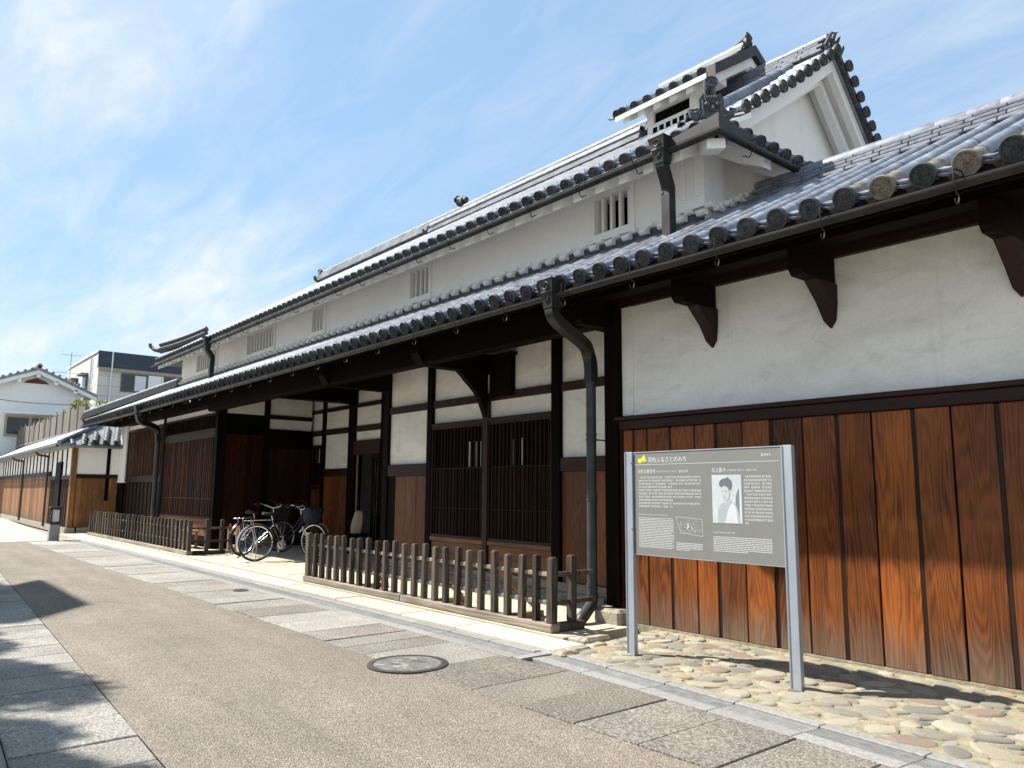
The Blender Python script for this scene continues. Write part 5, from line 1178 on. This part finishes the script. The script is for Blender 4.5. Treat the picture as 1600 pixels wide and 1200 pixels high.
for z, s in ((0, .14), (.12, .16), (.25, .15), (.36, .13), (.44, .11), (.47, .05)): rings.append([(s * math.cos(a) * rr_.uniform(.85, 1.1) + z * .18, s * .8 * math.sin(a) * rr_.uniform(.85, 1.1), z) for a in [2 * math.pi * j / 11 for j in range(11)]])
m.loft(rings); tag(put('wood_stump', m.mesh('wood_stump', 'bundle', 40), None, (-14.62, 8.0, YZ + .42)), 'pale rough wood stump on a stand by the lattice door', 'stump')
sd = thing('plant_stand', (-14.62, 8.0, YZ), 'dark low stand under the pale wood stump', 'stand'); bx('top', 'dark_wood_x', sd, -14.85, -14.4, 7.85, 8.15, YZ + .37, YZ + .42)
for x in (-14.82, -14.46):
    for y in (7.88, 8.10): bx('leg', 'dark_wood', sd, x, x + .04, y, y + .04, YZ, YZ + .37)
# bollard lamp at the roadside
bl = thing('bollard_lamp', (-23.6, 3.98, 0), 'grey bollard lamp with dark-framed lantern at the street edge', 'bollard')
MAT['bol'] = simple('bollard_stone', (.20, .20, .195), (.29, .285, .275), 20, .8, .2, vary=0); MAT['frost'] = simple('frosted_glass', (.55, .55, .52), (.62, .62, .59), 5, .5, 0, vary=0)
bx('base', 'bol', bl, -23.72, -23.48, 3.86, 4.10, 0, .42, .012); bx('lantern_glass', 'frost', bl, -23.69, -23.51, 3.89, 4.07, .50, .80)
for x in (-23.715, -23.495):
    for y in (3.875, 4.075): bx('frame_bar', 'iron', bl, x - .012, x + .022, y - .012, y + .022, .42, .84)
bx('cap', 'iron', bl, -23.74, -23.46, 3.84, 4.12, .84, .88, .008); bx('frame_bar', 'iron', bl, -23.715, -23.485, 3.868, 3.884, .62, .645); bx('tray', 'iron', bl, -23.71, -23.49, 3.87, 4.09, .42, .455)

# ================================================================== WALLED OUTBUILDING FARTHER DOWN
AN = thing('outbuilding', (-32, 5.2, 0), 'low boarded outbuilding with white plaster band and tiled roof at left', 'outbuilding'); AX = -26.3; AY = 4.78
yk = lambda x: AY + .018 * (AX - x)
bx('end_wall', 'plaster_clean', AN, AX - .2, AX, AY + .12, 6.04, 1.80, 2.62); bx('rail', 'batten', AN, AX - .15, AX + .025, AY + .12, 6.04, 1.68, 1.797); bw_ = bx('board_wall', 'black', AN, AX - .2, AX - .03, AY + .12, 6.04, .1, 1.68)
for i in range(7): bx('board', 'annex_board', bw_, AX - .028, AX - .004, AY + .13 + i * .162, AY + .13 + i * .162 + .157, .22, 1.678)
bx('corner_post', 'annex_board', AN, AX - .14, AX + .03, AY - .03, AY + .115, .12, 2.70, .008); bx('post', 'dark_wood', AN, AX - .1, AX + .015, 5.70, 5.80, 1.0, 2.62)
for (y, w) in ((AY + .05, .3), (AY + .5, .55), (AY + 1.05, .5)): bx('foundation_stone', 'stone', AN, AX - .2, AX + .06, y - w / 2 + .01, y + w / 2 - .01, -.02, .21, .015)
sw = MB(); sw.prism([(AX - .14, AY + .02), (-45, yk(-45) + .02), (-45, yk(-45) + .3), (AX - .14, AY + .3)], 'z', .1, 2.62); sw = sw.build('street_wall', 'plaster_clean', AN)
def awall(nm, mat, xa, xb, z0, z1, p, c=None): 
    m = MB(); m.prism([(xb, yk(xb) + .019 - p), (xa, yk(xa) + .019 - p), (xa, yk(xa) + .018), (xb, yk(xb) + .018)], 'z', z0, z1); return m.build(nm, mat, AN)
x = AX - .14
for i in range(21): awall('post', 'dark_wood', x - .07, x, 1.6, 2.62, .03); x -= .88
awall('rail', 'batten', AX - .15, -30.2, 1.64, 1.76, .04); awall('rail', 'batten', -30.2, -45, 1.78, 1.92, .05)
awall('door_board', 'dark_wood', -28.0, -28.9, .25, 2.2, .07)
x = AX - .2
while x > -44.8:
    w = .30
    if x - w > -30.2: awall('board', 'board_dark', x, x - w + .02, .2, 1.64, .016); awall('batten', 'batten', x - .1, x - .14, .2, 1.64, .034)
    else: awall('board', 'annex_board', x, x - w + .008, .16, 1.78, .024 + rnd.uniform(0, .006))
    x -= w
awall('ground_sill', 'stone', AX - .2, -45, .0, .2, .05)
# roof over the outbuilding, hipped at this end
ar = MB(); e0, zE = 4.32, 2.66; rz_, ryy = 3.36, 5.62; sA = (rz_ - zE) / (ryy - e0); AA = math.atan(sA)
ar.add([(AX + .38, e0, zE), (-46, e0 + .34, zE), (-46, ryy + .34, rz_), (AX - 1.0, ryy, rz_)], [(0, 1, 2, 3)]); ar.add([(AX + .38, e0, zE), (AX - 1.0, ryy, rz_), (AX - 1.0, 6.06, rz_), (AX + .38, 6.06, zE)], [(0, 1, 2, 3)])
ar.add([(AX + .38, e0, zE - .07), (AX + .38, 6.06, zE - .07), (-46, 6.5, zE - .07), (-46, e0 + .34, zE - .07)], [(0, 1, 2, 3)]); ar.add([(AX + .38, e0, zE), (AX + .38, 6.06, zE), (AX + .38, 6.06, zE - .07), (AX + .38, e0, zE - .07)], [(0, 1, 2, 3)]); ar.add([(AX + .38, e0, zE), (AX + .38, e0, zE - .07), (-46, e0 + .34, zE - .07), (-46, e0 + .34, zE)], [(0, 1, 2, 3)])
AR = ar.build('roof', 'tile_field', AN)
sm = MB(); ln = (ryy - e0) / math.cos(AA)
for i in range(70):
    x = AX + .2 - i * .28; yb = e0 + .018 * (AX - x)
    M_ = slope_M(yb, zE + .02, AA, x); q = MB(); q.loft([half_ring(.05, t_, 5, 0, 180) for t_ in (-.02, max(.1, ln if x < AX - 1.0 else ln * (AX + .38 - x) / 1.38))], True, False); q.xf(M_); sm.add(q.v, q.f)
tag(sm.build('cover_tiles', 'tile_field', AR, 50), kind='stuff')
sl_ = math.atan((rz_ - zE) / 1.38); wav = MB()
for j in range(6):
    for i in range(5):
        c = cover_mb(.075, .26); M_ = Matrix.Translation((AX + .40 - j * .22 * math.cos(sl_), e0 + .35 + i * .30 + j * .05, zE - .02 + j * .22 * math.sin(sl_))) @ Matrix.Rotation(math.pi / 2, 4, 'Z') @ Matrix.Rotation(sl_ + .1, 4, 'X')
        if e0 + .2 + i * .3 > e0 + j * .2: c.xf(M_); wav.add(c.v, c.f)
tag(wav.build('wave_tiles', 'tile_face', AR, 50), kind='stuff')
hpA = MB().tube([(AX + .40, e0 - .02, zE + .05), (AX - .3, e0 + .65, zE + .40), (AX - 1.0, ryy, rz_ + .05)], .07, 8).build('hip_ridge', 'tile', AR, 50)
MB().box(-46, AX - 1.0, ryy - .02, ryy + .5, rz_ - .02, rz_ + .06).build('ridge', 'tile_field', AR)
gA = MB().tube([(AX + .42, e0 - .06, zE - .05), (-46, e0 + .28, zE - .05)], .045, 8).build('gutter', 'pipe', AN, 50)
for x in (-30.35, -36.5): MB().tube(curve([(x, yk(x) - .5, zE - .06), (x - .05, yk(x) - .35, zE - .18), (x - .1, yk(x) - .1, zE - .22), (x - .12, yk(x) - .06, zE - .4), (x - .12, yk(x) - .06, .1)], 3), .035, 8).build('downpipe', 'pipe', AN, 50)

# plank screen standing above the outbuilding roof
PF = thing('plank_screen', (-38, 5.7, 3.3), 'grey weathered plank screen rising above the outbuilding roof', 'fence'); x = -29.6; i = 0
bx('rail', 'plank', PF, -47.4, -29.5, 5.68, 5.72, 3.55, 3.62); bx('rail', 'plank', PF, -47.4, -29.5, 5.68, 5.72, 4.05, 4.12)
pk = [MB().cbox(-.112, .112, 5.63, 5.675, 3.22, z, .004).mesh('plank', 'plank') for z in (4.20, 4.26, 4.16)]; pp_ = MB().cbox(-.045, .045, 5.60, 5.63, 3.2, 4.36, .006).mesh('post', 'plank')
while x > -47.3:
    put('plank', pk[rnd.randrange(3)], PF, (x, 0, rnd.uniform(-.03, .03)), (0, rnd.uniform(-.008, .008), 0))
    if i % 6 == 0: put('post', pp_, PF, (x, 0, 0))
    x -= .215; i += 1

# ================================================================== BACKGROUND BUILDINGS
WH = thing('white_gabled_house', (-45, 6.3, 0), 'white plastered house with low tiled gable at far left', 'house'); gx_ = -45; gy0, gy1, gya, gz, gze = 3.6, 8.72, 6.25, 7.22, 6.22
MAT['white_wall'] = plaster('far_white_wall', (.78, .80, .80), (.68, .71, .72), .5)
sp_ = (gz - gze) / (gy1 - gya)
MB().prism([(gy0 + .3, 0), (gy1 - .3, 0), (gy1 - .3, gz - sp_ * (gy1 - .3 - gya)), (gya, gz), (gy0 + .3, gz - sp_ * (gya - gy0 - .3))], 'x', gx_ - 8, gx_).build('wall', 'white_wall', WH)
rfm = MB(); rfm.prism([(gya, gz + .16), (gy1 + .25, gze - .02), (gy1 + .25, gze - .12), (gya, gz + .04), (gy0 - .25, gz + .04 - sp_ * (gya - gy0 + .25)), (gy0 - .25, gz + .14 - sp_ * (gya - gy0 + .25))], 'x', gx_ - 8.3, gx_ + .55); WR = rfm.build('roof', 'tile_field', WH)
for i, y in enumerate([gya - 2.1 + .3 * j for j in range(15)]):
    z = gz + .17 - sp_ * abs(y - gya); put('verge_tile', MB().tube([(-.3, 0, 0), (.12, 0, 0)], .07, 8).mesh('verge_tile', 'tile', 50), WR, (gx_ + .5, y, z))
MB().tube([(gx_ - 8.3, gya, gz + .22), (gx_ + .62, gya, gz + .22)], .13, 8).build('ridge', 'tile', WR, 50)
bg2 = MB(); bg2.prism([(gya, gz + .03), (gy1 + .2, gze - .13), (gy1 + .2, gze - .33), (gya, gz - .17), (gy0 - .2, gz - .17 - sp_ * (gya - gy0 + .2)), (gy0 - .2, gz + .03 - sp_ * (gya - gy0 + .2))], 'x', gx_ + .38, gx_ + .5); bg2.build('bargeboard', 'white_wall', WH)
for y in (gya, gya - .8, gya + .8, gya + 1.7): bx('purlin', 'white_wall', WH, gx_ + .002, gx_ + .5, y - .08, y + .08, gz - sp_ * abs(y - gya) - .34, gz - sp_ * abs(y - gya) - .16)
MAT['redbrown'] = simple('red_brown_board', (.10, .035, .03), (.14, .05, .04), 6, .7, 0, vary=0)
MB().prism([(gya - .55, gz - .62), (gya + .55, gz - .62), (gya + .4, gz - .48), (gya, gz - .33), (gya - .4, gz - .48)], 'x', gx_ + .002, gx_ + .03).build('gable_vent', 'redbrown', WH)
MAT['far_glass'] = simple('dark_window_glass', (.035, .04, .045), (.06, .065, .07), 2, .12, 0, vary=.2); MAT['tanframe'] = simple('tan_window_frame', (.30, .25, .19), (.36, .30, .23), 6, .6, 0, vary=0)
wf = bx('window', 'tanframe', WH, gx_ + .002, gx_ + .09, 5.05, 7.2, 3.9, 4.95)
for a, b in ((5.15, 6.05), (6.2, 7.1)): bx('pane', 'far_glass', wf, gx_ + .091, gx_ + .10, a, b, 4.02, 4.84)
bx('awning', 'white_wall', WH, gx_ + .002, gx_ + .42, 4.95, 7.6, 5.02, 5.12)
MB().tube(curve([(gx_ + .3, 3.0, 5.9), (gx_ + .3, 5.2, 5.62), (gx_ + .3, 7.2, 5.60), (gx_ + .3, 8.4, 5.66)], 4), .016, 5).build('cable', 'iron', WH)

BB = thing('beige_modern_house', (-50, 11.5, 0), 'beige panel-clad house with dark blue sloped roof band', 'house'); bx0, by0 = -48, 9.60
k = NB('beige_panel'); br = k.n('ShaderNodeTexBrick'); cc = k.n('ShaderNodeTexCoord'); sx_ = k.n('ShaderNodeSeparateXYZ'); k.l(cc.outputs['Object'], sx_.inputs[0]); cm = k.n('ShaderNodeCombineXYZ'); k.l(k.math('ADD', sx_.outputs[0], sx_.outputs[1]), cm.inputs[0]); k.l(sx_.outputs[2], cm.inputs[1]); k.l(cm.outputs[0], br.inputs['Vector'])
br.inputs['Scale'].default_value = 1; br.inputs['Brick Width'].default_value = 2.4; br.inputs['Row Height'].default_value = .55; br.inputs['Mortar Size'].default_value = .014; br.inputs['Color1'].default_value = (.56, .54, .49, 1); br.inputs['Color2'].default_value = (.60, .58, .53, 1); br.inputs['Mortar'].default_value = (.36, .34, .31, 1)
MAT['beige'] = k.done(br.outputs[0], .8)
MAT['slate'] = simple('dark_blue_shingle', (.022, .030, .045), (.045, .058, .080), 9, .6, .2, stretch=(1, .2, 1), vary=0); MAT['brownframe'] = simple('brown_frame', (.10, .08, .07), (.14, .11, .095), 6, .6, 0, vary=0); MAT['curtain'] = simple('white_curtain', (.55, .57, .60), (.70, .72, .74), 3, .6, 0, vary=0, stretch=(1, 6, .3))
MB().box(bx0 - 9, bx0, by0, by0 + 9, 0, 8.25).build('wall', 'beige', BB); MB().prism([(by0, 8.251), (by0 + 9, 8.251), (by0 + 9, 9.05), (by0, 9.05)], 'x', bx0 - 9, bx0 - .28).build('upper_wall', 'beige', BB)
rb = MB(); rb.add([(bx0 + .12, by0 - .02, 8.18), (bx0 + .12, by0 + 9.1, 8.18), (bx0 - .20, by0 + 9.1, 9.17), (bx0 - .20, by0 - .02, 9.17), (bx0 - 9.1, by0 - .02, 9.17), (bx0 - 9.1, by0 + 9.1, 9.17), (bx0 - .27, by0 - .02, 8.18), (bx0 - .27, by0 + 9.1, 8.18)], [(0, 1, 2, 3), (3, 2, 5, 4), (0, 6, 7, 1), (0, 3, 6)]); rb.build('roof', 'slate', BB)
bx('roof_edge', 'white_wall', BB, bx0 - 9.1, bx0 - .15, by0 - .06, by0 - .021, 9.08, 9.20); bx('fascia', 'tanframe', BB, bx0 + .001, bx0 + .16, by0 - .02, by0 + 9.1, 8.0, 8.178)
for (a, b) in ((10.8, 12.2), (13.1, 14.4)):
    w_ = bx('window', 'brownframe', BB, bx0 + .002, bx0 + .07, a, b, 6.9, 7.95); md = (a + b) / 2
    bx('pane', 'far_glass', w_, bx0 + .071, bx0 + .08, a + .08, md - .03, 6.98, 7.87); bx('curtain', 'curtain', w_, bx0 + .071, bx0 + .08, md + .03, b - .08, 6.98, 7.87)
bx('shutter_case', 'white_wall', BB, bx0 + .002, bx0 + .12, 12.25, 12.95, 6.9, 7.95); bx('shutter_case', 'white_wall', BB, bx0 + .002, bx0 + .10, 12.98, 13.08, 6.9, 7.95)
for (a, b) in ((-51.6, -50.6), (-54.5, -53.4)):
    w_ = bx('window', 'brownframe', BB, a, b, by0 - .1, by0 - .002, 6.7, 8.0); bx('pane', 'far_glass', w_, a + .08, b - .08, by0 - .11, by0 - .101, 6.8, 7.9); bx('hood', 'brownframe', BB, a - .1, b + .1, by0 - .4, by0 - .002, 8.02, 8.12)
for y in (10.25,): MB().tube([(bx0 + .2, y, 9.1), (bx0 + .2, y, 8.1), (bx0 + .06, y, 7.7), (bx0 + .06, y, 4)], .04, 6).build('downpipe', 'white_wall', BB)
MB().tube([(bx0 - 1.6, by0 - .07, 8.9), (bx0 - 1.6, by0 - .07, 4)], .05, 6).build('downpipe', 'white_wall', BB)
AT_ = thing('television_antenna', (-52, 8.3, 8), 'thin television antenna mast above the white gable', 'antenna')
ax_, ay_ = -50, 8.55; MB().tube([(ax_, ay_, 5.5), (ax_, ay_, 9.15)], .022, 6).build('mast', 'steel', AT_)
for z, L_, n_ in ((9.0, .5, 5), (7.95, .8, 9)):
    m = MB().tube([(ax_, ay_ - L_, z), (ax_, ay_ + L_, z)], .016, 5)
    for i in range(n_): y = ay_ - L_ + 2 * L_ * i / (n_ - 1); m.tube([(ax_ - .3, y, z), (ax_ + .3, y, z + .14)], .008, 4)
    m.build('antenna_array', 'steel', AT_)

# ================================================================== GREENERY, THE FAR SIDE OF THE STREET
def leafmat(name, a, b):
    k = NB(name); t = k.n('ShaderNodeTexCoord'); v = k.coord((1, 1, 1), False); f = k.noise(v, 5, 3); m = k.done(k.ramp(f, [(.3, a), (.7, b)]), .6); return m
MAT['leaf'] = leafmat('green_leaf', (.035, .07, .015), (.085, .14, .03)); MAT['leaf_y'] = leafmat('yellow_green_leaf', (.20, .22, .03), (.36, .36, .06)); MAT['bark'] = simple('bark', (.05, .04, .03), (.12, .095, .07), 12, .9, .5, stretch=(1, 1, .2), vary=0)
def leaves(center, rad, n, size, seed, clumps=14):
    r_ = random.Random(seed); C_ = []; m = MB()
    for _ in range(clumps):
        d_ = Vector((r_.gauss(0, 1), r_.gauss(0, 1), r_.gauss(0, 1))).normalized() * r_.uniform(.35, 1) ** .6; C_.append((Vector(center) + Vector((d_.x * rad[0], d_.y * rad[1], d_.z * rad[2])), r_.uniform(.22, .42)))
    for i in range(n):
        c, s = C_[i % clumps]; d_ = Vector((r_.gauss(0, 1), r_.gauss(0, 1), r_.gauss(0, 1))).normalized() * r_.random() ** .4
        p = c + Vector((d_.x * rad[0], d_.y * rad[1], d_.z * rad[2])) * s; u = Vector((r_.gauss(0, 1), r_.gauss(0, 1), r_.gauss(0, .6))).normalized(); w = u.orthogonal().normalized(); a = r_.uniform(0, 6.28); w = (w * math.cos(a) + u.cross(w) * math.sin(a)); l = size * r_.uniform(.7, 1.3)
        m.add([p - u * l, p + w * l * .45, p + u * l, p - w * l * .45], [(0, 1, 2, 3)])
    return m
SH = thing('garden_shrub', (-40, 8.0, 0), 'yellow-green shrub showing over the far wing roof', 'shrub')
leaves((-40, 8.0, 4.7), (2.4, 1.0, .9), 2600, .09, 3).build('foliage', 'leaf_y', SH); leaves((-39, 7.8, 3.6), (2.4, .9, .8), 1500, .09, 9).build('foliage', 'leaf_y', SH)
MB().tube([(-40, 8.0, 0), (-40.1, 8.0, 2), (-40, 8.0, 4.5)], [.1, .07, .03], 7).build('stem', 'bark', SH)
# garden wall and trees behind the viewer's left hand, which shade the pavement
GW = thing('garden_wall', (-8, -1.2, 0), 'low plastered garden wall across the street', 'wall'); bx('wall', 'plaster_clean', GW, -14.5, -2.5, -1.35, -1.2, 0, 1.5); bx('coping', 'tile_field', GW, -14.6, -2.4, -1.5, -1.05, 1.5, 1.62, .03)
for i, (x, y, z, rx, sd_) in enumerate([(-11.5, -1.72, 4.55, 1.45, 21), (-9.4, -1.80, 4.6, 1.45, 22), (-7.4, -1.85, 4.45, 1.4, 23), (-13.6, -2.1, 4.4, 1.2, 24)]):
    T = thing('garden_tree', (x, y, 0), ('tallest leafy tree', 'broad leafy tree', 'nearest leafy tree', 'farthest small tree')[i] + ' behind the garden wall across the street', 'tree', 'trees across the street')
    MB().tube([(x, y, 0), (x + .05, y, 1.6), (x + .1, y + .05, 3.2)], [.14, .11, .05], 8).build('trunk', 'bark', T, 60); leaves((x, y, z), (rx, 1.0, .80), 6500, .085, sd_, 26).build('crown', 'leaf', T)
OH = thing('house_across_street', (-16.5, -3, 0), 'plastered two-storey house across the street', 'house')
MB().prism([(-1.1, 0), (-7, 0), (-7, 6.2), (-2.6, 7.6), (-1.1, 6.3)], 'x', -18.0, -15.1).build('wall', 'plaster_clean', OH); MB().prism([(-.62, 6.42), (-2.1, 7.95), (-7.4, 6.2), (-7.4, 6.05), (-2.1, 7.8), (-.62, 6.27)], 'x', -18.0, -14.9).build('roof', 'tile_field', OH)
